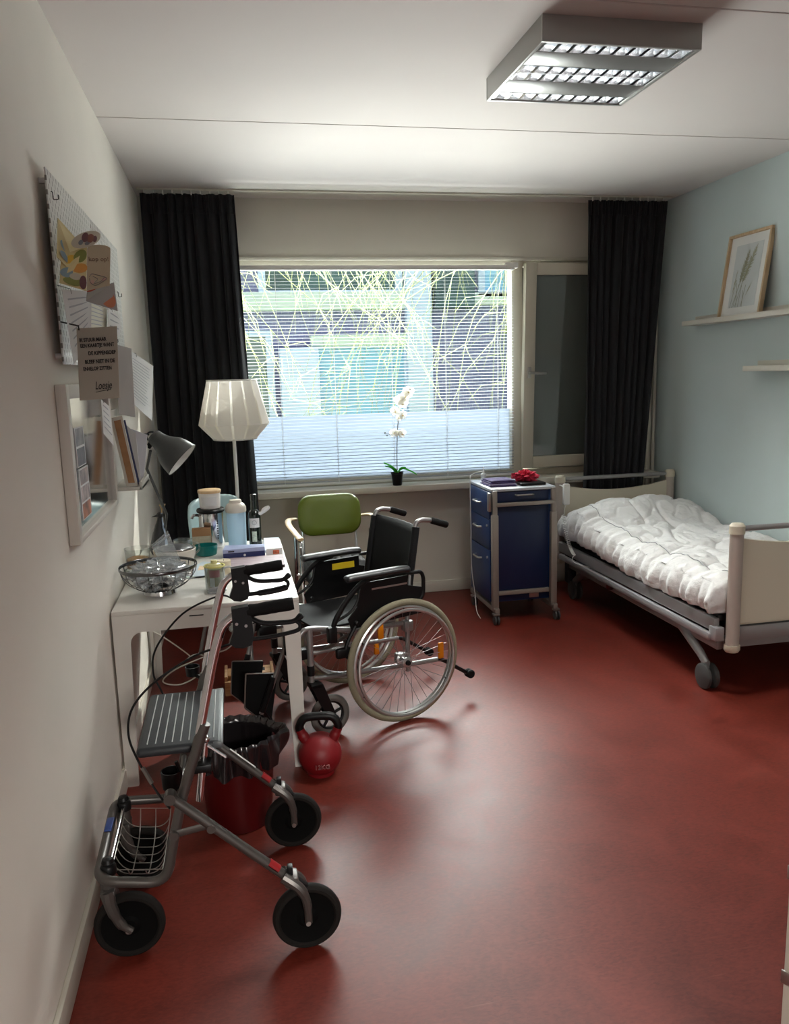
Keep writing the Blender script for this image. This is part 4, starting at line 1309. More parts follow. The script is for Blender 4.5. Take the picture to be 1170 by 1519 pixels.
MB().lathe([(0, 0), (0.006, 0), (0.006, 0.001), (0, 0.001)], (0.535, 3.974, Z + 0.016), (0, -1, 0.02)).build('emblem', M_paper, nb)
MB().box((0.455, 3.966, Z + 0.036), (0.485, 3.969, Z + 0.042)).build('print', M_ink, nb)
wbx = slab('box', 'small white box with orange and blue picture beside navy box', 'box', [(0.642, 3.985), (0.722, 3.99), (0.725, 4.035), (0.645, 4.03)], Z, Z + 0.036, M_paper)
MB().box((0.675, 3.984, Z + 0.008), (0.706, 3.988, Z + 0.028)).build('picture_panel', mat('pic_orange', (196, 104, 70), 0.5, noise=(60, 0.5)), wbx)
# note pad and blue paper
npd = slab('notepad', 'pale blue and white notepad with dark edge on table middle', 'notepad', [(0.285, 3.63), (0.395, 3.64), (0.41, 3.85), (0.335, 3.93), (0.305, 3.86)], Z, Z + 0.009, mat('pad_pale_blue', (198, 212, 222), 0.5, noise=(12, 0.15)))
MB().prism([(0.285, 3.628, Z), (0.395, 3.638, Z), (0.395, 3.6395, Z), (0.285, 3.6295, Z)], (0, 0, 0.006)).build('edge', M_black, npd)
tn = slab('note_card', 'cream orange note card lying on the pale blue notepad', 'card', [(0.315, 3.74), (0.37, 3.76), (0.375, 3.82), (0.32, 3.83)], Z + 0.0095, Z + 0.0105, mat('note_cream', (226, 200, 160), 0.6, noise=(25, 0.2)))
# tea mug with jar inside
tm = thing('glass_mug', 'glass mug with handle holding a yellow lidded spice jar', 'cup', (0.402, 3.40, Z))
t0 = (0.402, 3.40, Z)
MB().lathe([(0, 0.002), (0.037, 0), (0.041, 0.004), (0.043, 0.105), (0.041, 0.105), (0.039, 0.007), (0, 0.005)], t0).build('body', M_hglass, tm)
MB().tube(spline([(0.444, 3.40, Z + 0.092), (0.468, 3.398, Z + 0.095), (0.477, 3.397, Z + 0.07), (0.466, 3.398, Z + 0.042), (0.444, 3.40, Z + 0.03)], 6), 0.0045, 8).build('handle', thin('glass_handle', (238, 240, 240), 0.5, 0.08, diff=0.5), tm)
MB().ring((t0[0], t0[1], Z + 0.105), (0, 0, 1), 0.042, 0.0035, 36, 6).build('rim', mat('rim_yellow_green', (196, 190, 110), 0.4), tm)
sj = thing('spice_jar', 'small jar with yellow lid and red label inside the glass mug', 'jar', (0.402, 3.40, Z + 0.008))
MB().lathe([(0, 0), (0.033, 0), (0.034, 0.003), (0.034, 0.06), (0.028, 0.085), (0.0, 0.085)], (0.402, 3.40, Z + 0.0085)).build('body', mat('spice_olive', (138, 122, 74), 0.4, noise=(50, 0.3)), sj)
MB().lathe([(0, 0.085), (0.03, 0.085), (0.031, 0.096), (0.026, 0.104), (0.014, 0.108), (0.013, 0.12), (0, 0.122)], (0.402, 3.40, Z + 0.0085)).build('lid', mat('lid_pale_yellow', (212, 208, 150), 0.4), sj)
wrap(0.052, 0.082, 0.0348, -2.3, -0.9, mat('label_red', (158, 26, 44), 0.5), 'red_label', sj, (0.402, 3.40, Z + 0.0085))
wrap(0.012, 0.05, 0.0348, -2.2, -1.6, M_paper, 'paper_label', sj, (0.402, 3.40, Z + 0.0085))
cm = crumple('wrapper', (0.405, 3.335, Z + 0.012), (0.036, 0.019, 0.015), 11, 0.4, M_bag, 'crumpled clear wrapper in front of the glass mug', 'wrapper', 8, flat=Z)
tag(MB().sphere((0.428, 3.305, Z + 0.016), 0.015, 1.0, 0.8, 1.0).build('bottle_stopper', M_black), 'small black stopper beside the crumpled wrapper', 'stopper')
# candle in glass (cream) behind the mug
cg = thing('candle', 'cream pillar candle in the middle of the table', 'candle', (0.425, 3.665, Z))
MB().lathe([(0, 0), (0.031, 0), (0.032, 0.003), (0.032, 0.075), (0.029, 0.078), (0, 0.074)], (0.437, 3.62, Z)).build('wax', sheer('wax_cream', (232, 222, 200), 0.3), cg)
MB().cyl((0.437, 3.62, Z + 0.074), (0.437, 3.62, Z + 0.082), 0.001, seg=6).build('wick', M_ink, cg)
# bird ornament
bo = thing('bird_ornament', 'tall dark bird ornament with forked twig above its head by the wall', 'ornament', (0.105, 4.20, Z))
b0 = V((0.105, 4.20, Z))
M_bird = mat('bird_black', (22, 22, 26), 0.5)
bb = MB()
bb.tube(spline([b0, b0 + V((0.002, 0, 0.05)), b0 + V((0.008, 0, 0.11)), b0 + V((0.014, 0, 0.165)), b0 + V((0.018, 0, 0.195))], 5), [0.030, 0.037, 0.041, 0.043, 0.043, 0.042, 0.041, 0.039, 0.037, 0.035, 0.033, 0.030, 0.027, 0.024, 0.021, 0.018, 0.016, 0.014, 0.0135, 0.013, 0.012], 16)
bb.build('body', M_bird, bo)
MB().sphere(b0 + V((0.018, 0, 0.205)), 0.018, 1, 1, 0.9).tube([b0 + V((0.006, -0.004, 0.205)), b0 + V((-0.022, -0.006, 0.199))], [0.006, 0.001], 8).build('head', M_bird, bo)
MB().grid(lambda u, v: b0 + V((0.012 + 0.036 * (1 - v) * (0.25 + 0.75 * u) + 0.012 * v + 0.004, -0.034 * (1 - v * 0.75) * (1 - 0.5 * u), 0.02 + 0.175 * v)), 6, 12).build('wing', mat('bird_pale_blue', (156, 172, 196), 0.5, noise=(18, 0.35)), bo, thick=0.004)
MB().tube([b0 + V((0.026, 0, 0.215)), b0 + V((0.030, 0, 0.235)), b0 + V((0.020, 0, 0.26))], 0.003, 6).tube([b0 + V((0.030, 0, 0.235)), b0 + V((0.040, 0, 0.24)), b0 + V((0.047, 0, 0.262))], 0.003, 6).build('twig', M_birch, bo)

# ------------------------------------------------------------------ grey desk lamp
dl = thing('desk_lamp', 'dark grey dome desk lamp leaning out from left wall', 'lamp', (0.13, 4.36, Z))
M_dlg = mat('lamp_dark_grey', (70, 71, 70), 0.38, 0.2)
MB().lathe([(0, 0), (0.07, 0), (0.075, 0.006), (0.07, 0.02), (0.015, 0.026), (0, 0.026)], (0.115, 4.335, Z)).build('base', M_dlg, dl)
MB().tube([(0.115, 4.335, Z + 0.02), (0.165, 4.10, 0.96), (0.105, 3.93, 1.21), (0.135, 3.86, 1.30)], 0.007, 8).build('arm', M_dlg, dl)
A0, A1 = V((0.155, 3.86, 1.365)), V((0.285, 3.83, 1.245))
ax_ = (A1 - A0).normalized()
MB().lathe([(0, -0.012), (0.026, -0.010), (0.036, 0.0), (0.040, 0.03), (0.048, 0.055), (0.075, 0.095), (0.085, 0.13), (0.090, 0.162), (0.092, 0.168), (0.090, 0.168), (0.083, 0.13), (0.072, 0.096), (0.044, 0.056), (0.0, 0.05)], A0, ax_).build('dome', M_dlg, dl)
MB().lathe([(0.0895, 0.166), (0.082, 0.13), (0.071, 0.097), (0.043, 0.058), (0.0, 0.052)], A0, ax_).build('dome_lining', M_whitep, dl)
MB().sphere(A0 + ax_ * 0.10, 0.03).build('bulb', sheer('bulb_white', (235, 235, 230), 0.4), dl)
MB().cyl(A0 + V((-0.03, 0.01, -0.05)), A0 + V((0.0, 0, -0.01)), 0.012).ring(A0 + V((-0.01, 0, 0.0)), (0, 1, 0), 0.022, 0.004, 20, 6).tube([A0 + V((-0.05, 0, 0.012)), A0 + V((-0.02, 0, 0.01))], 0.005, 6).build('joint', M_black, dl)

# ------------------------------------------------------------------ red kettlebell
kb = thing('kettlebell', 'red kettlebell with black handle on the floor by the table leg', 'kettlebell', (0.786, 3.10, 0))
M_kred = mat('kettlebell_red', (122, 14, 22), 0.5)
kc = V((0.786, 3.10, 0.085))
MB().lathe([(0, 0.0), (0.05, 0.0), (0.056, 0.003)] + [(0.089 * math.cos(a), 0.085 + 0.089 * math.sin(a)) for a in [-0.86 + 0.12 * i for i in range(20)]] + [(0, 0.174)], (0.786, 3.10, 0), seg=40).build('ball', M_kred, kb)
hp = spline([(-0.055, 0, 0.148), (-0.074, 0, 0.185), (-0.078, 0, 0.212), (-0.055, 0, 0.243), (0, 0, 0.249), (0.055, 0, 0.243), (0.078, 0, 0.212), (0.074, 0, 0.185), (0.055, 0, 0.148)], 8)
hp = [V((0.786, 3.10, 0)) + Matrix.Rotation(-0.12, 3, 'Z') @ p for p in hp]
MB().tube(hp[10:-10], 0.0175, 16).build('grip', M_black, kb)
MB().tube(hp[:12], [0.022] * 6 + [0.019] * 6, 16).build('horn', M_kred, kb)
MB().tube(hp[-12:], [0.019] * 6 + [0.022] * 6, 16).build('horn', M_kred, kb)
tdir = V((-0.06, -1, 0)).normalized()
text('12KG', 0.026, V((0.753, 3.10 - 0.0905, 0.062)), (1, -0.06, 0), (0, -0.18, 1), mat('emboss_pink', (150, 92, 92), 0.5), kb, bold=0.0004, depth=0.003)

# ------------------------------------------------------------------ waste bin, bag, crate, cable
wbn = tag(MB().lathe([(0, 0.0), (0.112, 0.0), (0.117, 0.004), (0.139, 0.30), (0.142, 0.302), (0.142, 0.315), (0.137, 0.315), (0.133, 0.30), (0.112, 0.012), (0, 0.01)], (0.455, 2.83, 0), seg=44).build('waste_bin', M_red), 'round red waste bin under the near table end', 'bin')
M_bin_bag = mat('bin_bag_black', (26, 22, 24), 0.22, spec=0.7)
gbm = MB()
def binbag(u, v):
    a = 2 * PI * u
    jag = 0.5 + 0.5 * math.sin(5 * a + 1) * 0.5 + 0.35 * math.sin(11 * a)
    if v < 0.5:      # outer skirt going up
        t = v / 0.5
        r = 0.150 + 0.012 * math.sin(9 * a + 2 * t) * (1 - t) + 0.006 * math.sin(23 * a)
        z = 0.225 + 0.02 * jag + (0.335 - 0.225 - 0.01 * jag) * t
    else:
        t = (v - 0.5) / 0.5
        r = 0.148 - 0.03 * t + 0.006 * math.sin(23 * a) + 0.010 * math.sin(7 * a + 6 * t) * t
        z = 0.345 - 0.30 * t * t - 0.02 * t
        r = min(r, 0.110 + 0.022 * max(0, z) / 0.3) if t > 0.15 else r
        r -= 0.004
    flare = math.exp(-((((a + 0.5) % (2 * PI)) - 0.35) / 0.35) ** 2) * 0.045 * math.sin(PI * min(1, v * 1.3)) if v < 0.77 else 0
    return V((0.455 + (r + flare) * math.cos(a), 2.83 + (r + flare) * math.sin(a), max(0.03, z + 0.3 * flare)))
gbm.grid(binbag, 110, 30)
tag(gbm.build('bin_bag', M_bin_bag, sharp=70), 'glossy black bin bag lining the red waste bin', 'bag')
cr = thing('wooden_crate', 'small pale wooden crate on the floor under the table', 'crate', (0.53, 4.10, 0))
M_crw = wood('crate_pine', (214, 172, 124), (192, 146, 98), (4, 30, 30), 0.6)
MB().box((0.395, 4.03, 0.0), (0.65, 4.045, 0.075), 0.002).build('side', M_crw, cr)
MB().box((0.395, 4.225, 0.0), (0.65, 4.24, 0.075), 0.002).build('side', M_crw, cr)
MB().box((0.395, 4.045, 0.0), (0.41, 4.225, 0.10), 0.002).build('side', M_crw, cr)
MB().box((0.635, 4.045, 0.0), (0.65, 4.225, 0.10), 0.002).build('side', M_crw, cr)
MB().box((0.41, 4.045, 0.004), (0.635, 4.225, 0.012)).build('bottom', M_crw, cr)
tp_ = MB().box((0.41, 4.10, 0.076), (0.635, 4.20, 0.086), 0.002).build('top_slat', M_crw, cr)
for x in (0.455, 0.505, 0.575):
    MB().box((x, 4.13, 0.0855), (x + 0.03, 4.175, 0.087)).build('stencil', M_ink, cr)
M_cable = mat('cable_white', (220, 216, 206), 0.5)
tag(MB().tube(spline([(0.03, 4.30, 0.30), (0.10, 4.42, 0.20), (0.20, 4.53, 0.06), (0.17, 4.60, 0.02), (0.22, 4.72, 0.006), (0.30, 4.62, 0.006), (0.26, 4.40, 0.006), (0.16, 4.25, 0.006), (0.06, 4.32, 0.006), (0.12, 4.50, 0.006), (0.30, 4.62, 0.03), (0.42, 4.45, 0.12), (0.50, 4.405, 0.25), (0.52, 4.39, 0.45)], 8), 0.004, 6).build('power_cable', M_cable), 'white power cable looped on the floor under the table', 'cable')

# ------------------------------------------------------------------ left wall: pegboards, cards, mirror, holder
M_peg = mat('pegboard_white', (214, 213, 208), 0.45)
def holes(m, sx, sz):
    """staggered slots painted as dark see-through openings of the board"""
    nt = m.node_tree
    b = nt.nodes['Principled BSDF']
    tc = nt.nodes.new('ShaderNodeTexCoord')
    sp = nt.nodes.new('ShaderNodeSeparateXYZ')
    nt.links.new(tc.outputs['Object'], sp.inputs[0])
    def M(op, a, b_=None, c_=None):
        n = nt.nodes.new('ShaderNodeMath')
        n.operation = op
        for i, x in enumerate((a, b_, c_)):
            if x is None:
                continue
            if isinstance(x, (int, float)):
                n.inputs[i].default_value = x
            else:
                nt.links.new(x, n.inputs[i])
        return n.outputs[0]
    y, z = sp.outputs['Y'], sp.outputs['Z']
    row = M('FLOOR', M('DIVIDE', z, sz))
    off = M('MULTIPLY', M('MODULO', M('ABSOLUTE', row), 2.0), 0.5)
    fy = M('ABSOLUTE', M('SUBTRACT', M('FRACT', M('ADD', M('DIVIDE', y, sx), off)), 0.5))
    fz = M('ABSOLUTE', M('SUBTRACT', M('FRACT', M('DIVIDE', z, sz)), 0.5))
    h = M('MULTIPLY', M('LESS_THAN', fy, 0.085), M('LESS_THAN', fz, 0.36))
    mx = nt.nodes.new('ShaderNodeMix')
    mx.data_type = 'RGBA'
    nt.links.new(h, mx.inputs['Factor'])
    mx.inputs['A'].default_value = lin((214, 213, 208)) + (1,)
    mx.inputs['B'].default_value = lin((120, 116, 108)) + (1,)
    nt.links.new(mx.outputs['Result'], b.inputs['Base Color'])
holes(M_peg, 0.04, 0.02)
PEG = []
for (y0, y1, lb_) in ((2.615, 3.380, 'white pegboard nearest the camera crowded with cards'), (3.385, 4.150, 'white pegboard at its far end nearer the window')):
    t = thing('pegboard', lb_, 'pegboard', (0, (y0 + y1) / 2, 1.68), 'white pegboards on the left wall')
    MB().box((0.020, y0, 1.675), (0.026, y1, 2.240), 0.004).build('board', M_peg, t)
    for y in (y0 + 0.04, y1 - 0.04):
        for z in (1.70, 2.21):
            MB().cyl((-0.003, y, z), (0.021, y, z), 0.009).build('spacer', M_whitep, t)
    PEG.append(t)
M_steel = mat('clip_steel', (70, 70, 72), 0.25, 0.9)
for (pi_, pts) in ((0, (0.028, 2.66, 2.17)), (0, (0.028, 2.86, 2.03)), (0, (0.028, 3.30, 1.78)), (1, (0.028, 3.46, 2.06)), (1, (0.028, 4.02, 2.02)), (1, (0.028, 3.62, 1.79)), (1, (0.028, 3.75, 1.80))):
    x, y, z = pts
    h = MB().tube(fillet([(x - 0.004, y, z + 0.01), (x + 0.003, y, z + 0.01), (x + 0.003, y, z - 0.012), (x + 0.018, y, z - 0.012), (x + 0.018, y, z + 0.002)], 0.004), 0.0015, 6)
    h.build('hook', M_steel, PEG[pi_])

def card(name, label, cat, tl, tr, br_, bl_, m, parent=None, thick=0.0012, group=None):
    tl, tr, br_, bl_ = map(V, (tl, tr, br_, bl_))
    n = (tr - tl).cross(bl_ - tl).normalized()
    o = MB().prism([tl, tr, br_, bl_], n * thick).build(name, m, parent)
    if label:
        tag(o, label, cat, group)
    return o
def anchor(o, kid):
    return kid
def on(tl, tr, br_, bl_, u, v, lift=0.0015):
    tl, tr, br_, bl_ = map(V, (tl, tr, br_, bl_))
    n = (bl_ - tl).cross(tr - tl).normalized()
    p = tl.lerp(tr, u).lerp(bl_.lerp(br_, u), v)
    return p + n * lift
def patch(mb, quad, uvs, lift, mi):
    mb.mi = mi
    ps = [on(*quad, u, v, lift) for u, v in uvs]
    mb._add(ps, [tuple(range(len(ps)))], False)
def disc_uv(u0, v0, ru, rv, n=20):
    return [(u0 + ru * math.cos(2 * PI * k / n), v0 + rv * math.sin(2 * PI * k / n)) for k in range(n)]
M_cy = mat('card_yellow', (214, 196, 140), 0.6, noise=(8, 0.12))
M_cg = mat('card_olive_green', (120, 124, 44), 0.6)
M_co = mat('card_orange', (206, 138, 44), 0.6)
M_cyy = mat('card_sun_yellow', (214, 170, 50), 0.6)
M_cbl = mat('card_grey_blue', (124, 146, 156), 0.6)
M_cmr = mat('card_maroon', (92, 36, 40), 0.6)
M_cro = mat('card_red_orange', (200, 74, 46), 0.6)
M_csal = mat('card_salmon', (208, 130, 96), 0.6)
M_linet = mat('text_line_grey', (176, 177, 182), 0.8)

# card A: tall yellow card next to the board
qa = ((0.05, 2.60, 2.095), (0.085, 2.72, 2.045), (0.098, 2.60, 1.915), (0.05, 2.53, 1.975))
oa = card('greeting_card', 'tall pale yellow card at near top of the pegboard', 'card', *qa, M_cy)
pm = MB()
for u0, v0, ru, rv, mi in ((.4, .55, .3, .14, 0), (.65, .72, .25, .12, 1), (.35, .8, .25, .1, 0)):
    patch(pm, qa, disc_uv(u0, v0, ru, rv), 0.0016, mi)
pm.build('drawing', [M_cbl, M_cg], oa)
for k in oa.children: k.location = -oa.location

# card B: bright abstract card (plain colour shapes)
qb = ((0.055, 2.57, 1.985), (0.115, 2.66, 2.025), (0.115, 2.575, 1.885), (0.055, 2.505, 1.900))
ob_ = card('greeting_card', 'card with yellow, green and blue colour shapes on pegboard', 'card', *qb, M_cy)
pm = MB()
for u0, v0, ru, rv, mi in ((.30, .22, .22, .13, 0), (.72, .20, .26, .16, 1), (.70, .50, .32, .12, 2), (.22, .62, .24, .16, 3), (.55, .72, .22, .09, 4), (.45, .86, .35, .12, 1), (.85, .84, .14, .16, 5), (.25, .85, .15, .08, 0)):
    patch(pm, qb, disc_uv(u0, v0, ru, rv), 0.0016 + 0.0001 * mi, mi)
pm.build('drawing', [M_cyy, M_cg, M_co, M_cbl, M_beige, M_cmr], ob_)
for k in ob_.children: k.location = -ob_.location

# card C: beige card with a round top, lettering
qc = ((0.116, 2.66, 2.030), (0.178, 2.70, 2.035), (0.176, 2.62, 1.905), (0.116, 2.575, 1.885))
pts = []
for (u, v) in [(0, .12)] + [(0.5 - .5 * math.cos(PI * k / 10), .10 - .10 * math.sin(PI * k / 10)) for k in range(11)] + [(1, .12), (1, 1), (0, 1)]:
    pts.append(on(*qc, u, v, 0))
oc = MB().prism(pts, (0, 0.0012, 0)).build('greeting_card', mat('card_taupe', (186, 170, 144), 0.7))
tag(oc, 'beige card reading kop op with scalloped top edge', 'card')
cr_, cu_ = V(qc[1]) - V(qc[0]), V(qc[0]) - V(qc[3])
M_brown = mat('ink_brown', (120, 92, 74), 0.7)
text('kop op!', 0.0205, on(*qc, .06, .37, .0014), cr_, cu_, M_brown, oc, shear=0.25)
pm = MB()
sk = [on(*qc, u, v, .002) for u, v in ((.1, .72), (.2, .66), (.4, .7), (.6, .74), (.85, .82), (.6, .9), (.35, .93), (.15, .85), (.1, .75))]
pm.mi = 0
pm.tube(spline(sk, 4), 0.0008, 4)
pm.tube(spline([on(*qc, u, v, .002) for u, v in ((.25, .72), (.45, .8), (.3, .88), (.6, .86), (.75, .78))], 4), 0.0007, 4)
patch(pm, qc, disc_uv(.22, .84, .1, .05), .0016, 1)
patch(pm, qc, disc_uv(.72, .83, .12, .035), .0016, 1)
pm.build('drawing', [M_inkgrey, mat('blush', (196, 160, 146), 0.7)], oc)
# its round medallion above
qd = ((0.082, 2.60, 2.046), (0.150, 2.72, 2.088), (0.150, 2.70, 2.038), (0.082, 2.58, 1.998))
pts = [on(*qd, u, v, 0) for u, v in disc_uv(.5, .5, .5, .5, 28)]
oe = MB().prism(pts, (0.0, 0.0012, 0)).build('round_card', M_beige)
tag(oe, 'round beige card with dark red pattern above the beige card', 'card')
pm = MB()
for u0, v0, ru, rv, mi in ((.45, .35, .12, .3, 0), (.62, .5, .14, .28, 1), (.30, .6, .08, .16, 2), (.78, .6, .08, .2, 0), (.52, .75, .09, .12, 2)):
    patch(pm, qd, disc_uv(u0, v0, ru, rv), 0.0016, mi)
pm.build('drawing', [M_cmr, mat('card_brick', (120, 66, 48), .7), M_inkgrey], oe)
# card D: red and orange
qe = ((0.092, 2.735, 1.900), (0.172, 2.76, 1.930), (0.178, 2.74, 1.840), (0.092, 2.70, 1.868))
of = card('greeting_card', 'grey card with red wedge and orange disc below beige card', 'card', *qe, mat('card_grey', (176, 174, 172), 0.6))
pm = MB()
patch(pm, qe, [(0, .02), (.25, .0), (.75, .0), (.72, .34), (.4, .22), (0, .1)], .0016, 0)
patch(pm, qe, disc_uv(.72, .66, .26, .33), .0018, 1)
pm.build('drawing', [M_cro, M_csal], of)
# white sheets
def sheet(label, q, nl, group=None, m=None):
    o = card('paper_sheet', label, 'paper', *q, m or M_paper, group=group)
    pm = MB()
    rnd = random.Random(len(label))
    for k in range(nl):
        v0 = .12 + .78 * k / nl
        patch(pm, q, [(.12, v0), (rnd.uniform(.6, .9), v0), (rnd.uniform(.6, .9), v0 + .18 / nl), (.12, v0 + .18 / nl)], .0016, 0)
    pm.build('writing', M_linet, o)
    c0 = V(q[0]).lerp(V(q[1]), .25)
    MB().tube([V((0.0262, c0.y + 0.01, c0.z + 0.015)), c0 + V((0.002, 0, 0.003)), V(q[0]).lerp(V(q[1]), .3).lerp(V(q[3]), .05)], 0.0013, 6).build('clip', M_alu, o)
    return o
sheet('white paper sheet hanging at near lower end of the pegboard', ((0.05, 2.56, 1.888), (0.098, 2.78, 1.905), (0.090, 2.76, 1.780), (0.050, 2.64, 1.675)), 7)
sheet('pale yellow and white note pinned under the red card', ((0.062, 2.92, 1.902), (0.085, 3.20, 1.895), (0.082, 3.17, 1.80), (0.062, 2.88, 1.79)), 6, m=mat('note_pale', (220, 218, 200), 0.7))
sheet('small white note behind the postcard right side on pegboard', ((0.095, 3.17, 1.885), (0.115, 3.33, 1.865), (0.112, 3.29, 1.790), (0.092, 3.11, 1.79)), 3)

# postcard with the printed saying
ql = ((0.073, 2.600, 1.779), (0.190, 2.592, 1.783), (0.181, 2.586, 1.570), (0.064, 2.594, 1.565))
M_loe = mat('postcard_grey_beige', (176, 170, 156), 0.7)
lo_ = card('postcard', 'grey beige postcard with black printed Dutch saying and signature', 'postcard', *ql, M_loe)
rr_, uu_ = V(ql[1]) - V(ql[0]), V(ql[0]) - V(ql[3])
for line, u, v, w in (('IK STUUR MAAR', .06, .190, .67), ('EEN KAARTJE WANT', .08, .270, .84), ('DE KIPPENSOEP', .27, .378, .68), ('BLEEF NIET IN DE', .18, .495, .74), ('ENVELOP ZITTEN', .13, .592, .70)):
    text(line, 0.0155, on(*ql, u, v, .0014), rr_, uu_, M_ink, lo_, bold=0.0004, width=rr_.length * w)
text('Loesje', 0.027, on(*ql, .40, .86, .0014), rr_, uu_, M_ink, lo_, name='signature', shear=0.35, yscale=1.25, width=rr_.length * .42)
MB().tube(spline([on(*ql, .42, .90, .002), on(*ql, .6, .885, .002), on(*ql, .8, .875, .002)], 4), 0.0009, 5).build('underline', M_ink, lo_)
MB().tube([V((0.0262, 2.62, 1.80)), on(*ql, .06, -.03, .003), on(*ql, .06, .03, .003)], 0.0025, 8).build('clip', M_steel, lo_)

# bundle of papers and typed list
bu = thing('paper_bundle', 'bundle of papers hanging edge-on from far pegboard', 'papers', (0.075, 3.60, 1.62))
for k in range(4):
    card('sheet', None, None, (0.05, 3.66 - .012 * k, 1.775), (0.105 + .004 * k, 3.63 - .012 * k, 1.755), (0.105 + .004 * k, 3.56 - .012 * k, 1.47), (0.05, 3.585 - .012 * k, 1.485), M_paper if k % 2 else M_beige, bu)
MB().tube(fillet([(0.085, 3.585, 1.58), (0.083, 3.57, 1.49), (0.102, 3.555, 1.485), (0.106, 3.57, 1.59)], 0.01), 0.002, 6).build('clip', M_steel, bu)
ll = ((0.078, 3.84, 1.760), (0.128, 4.42, 1.695), (0.128, 4.12, 1.425), (0.078, 3.70, 1.54))
sheet('white typed list hanging from far end of the pegboard', ll, 14)

# mirror
mi_ = thing('wall_mirror', 'white framed mirror on left wall under the near pegboard', 'mirror', (0, 3.03, 1.12))
my0, my1, mz0, mz1 = 2.585, 3.475, 1.12, 1.615
M_mir = mat('mirror_glass', (236, 238, 236), 0.10, 1.0)
M_mfr = mat('mirror_frame_white', (206, 200, 190), 0.45)
fr = MB()
for lo, hi in (((-0.003, my0, mz0), (0.030, my0 + 0.045, mz1)), ((-0.003, my1 - 0.045, mz0), (0.030, my1, mz1)), ((-0.003, my0 + 0.045, mz1 - 0.045), (0.030, my1 - 0.045, mz1)), ((-0.003, my0 + 0.045, mz0), (0.030, my1 - 0.045, mz0 + 0.02))):
    fr.box(lo, hi, 0.003)
fr.build('frame', M_mfr, mi_)
MB().box((0.004, my0 + 0.045, mz0 + 0.02), (0.012, my1 - 0.045, mz1 - 0.045)).build('mirror_glass', M_mir, mi_)
def photostrip(label, y0, y1, z0, z1, cols):
    o = MB().box((0.0125, y0, z0), (0.0145, y1, z1)).build('photo_strip', M_paper)
    tag(o, label, 'photo', 'photo strips stuck on the mirror')
    n = len(cols)
    for k, c_ in enumerate(cols):
        za, zb_ = z0 + (z1 - z0) * (k + .06) / n, z0 + (z1 - z0) * (k + .94) / n
        MB().box((0.0143, y0 + 0.012, za), (0.0150, y1 - 0.012, zb_)).build('photo', mat('photo_tone', c_, 0.4, noise=(22, 0.7)), o)
photostrip('upper photo strip with grey and dark pictures stuck on the mirror', 2.74, 2.90, 1.345, 1.475, ((90, 80, 80), (120, 112, 110)))
photostrip('lower photo strip with orange figure stuck on the mirror', 2.75, 2.92, 1.17, 1.338, ((176, 112, 80), (168, 152, 150), (150, 130, 122)))
sheet('curled paper tucked into the far edge of the mirror', ((0.036, 3.20, 1.555), (0.050, 3.30, 1.525), (0.062, 3.24, 1.375), (0.040, 3.16, 1.43)), 5)

# letter holder with its contents
lh = thing('letter_holder', 'white wall letter holder right of the mirror', 'holder', (0, 3.56, 1.165))
M_lh = mat('holder_cream', (196, 192, 182), 0.5)
MB().box((-0.003, 3.50, 1.165), (0.010, 3.80, 1.50), 0.003).build('back_plate', M_lh, lh)
MB().box((0.010, 3.50, 1.165), (0.125, 3.80, 1.180), 0.002).build('tray', M_lh, lh)
MB().box((0.112, 3.50, 1.165), (0.125, 3.80, 1.200), 0.003).build('front_lip', M_lh, lh)
sf = thing('small_frame', 'thin white frame with brown panel standing in letter holder', 'frame', (0.07, 3.53, 1.181))
q = ((0.018, 3.515, 1.47), (0.066, 3.515, 1.48), (0.106, 3.515, 1.182), (0.060, 3.515, 1.1815))
card('border', None, None, *q, M_trimw, sf, thick=0.012)
qi = [on(*q, u, v, .0135) for u, v in ((.22, .05), (.85, .05), (.85, .95), (.22, .95))]
qi = [p - V((0, 0.013, 0)) * 0 for p in qi]
MB().prism([on(*q, u, v, .0008) for u, v in ((.25, .05), (.82, .05), (.82, .95), (.25, .95))], (0, -0.0012, 0)).build('brown_panel', mat('panel_brown', (158, 116, 76), 0.6, noise=(30, 0.15)), sf)
def envelope(label, q, m):
    tag(card('envelope', None, None, *q, m), label, 'envelope', 'envelopes in the letter holder')
envelope('navy edged envelope leaning behind the brown panel frame', ((0.060, 3.555, 1.455), (0.072, 3.56, 1.460), (0.111, 3.56, 1.183), (0.098, 3.555, 1.183)), mat('envelope_navy', (40, 48, 84), 0.6))
envelope('tall white envelope in the middle of the letter holder', ((0.030, 3.62, 1.47), (0.105, 3.60, 1.40), (0.111, 3.60, 1.183), (0.040, 3.62, 1.183)), M_paper)
envelope('white envelope leaning out at far end of letter holder', ((0.060, 3.70, 1.42), (0.145, 3.68, 1.385), (0.111, 3.69, 1.183), (0.050, 3.70, 1.183)), mat('envelope_pale', (212, 212, 220), 0.7))
tag(MB().tube(spline([(0.085, 3.745, 1.40), (0.125, 3.74, 1.33), (0.095, 3.74, 1.19)], 5), [0.022] * 11, 14, flat=(1, .5, (0, 1, 0))).build('paper_roll', M_paper), 'rolled white paper at the far end of letter holder', 'paper roll')
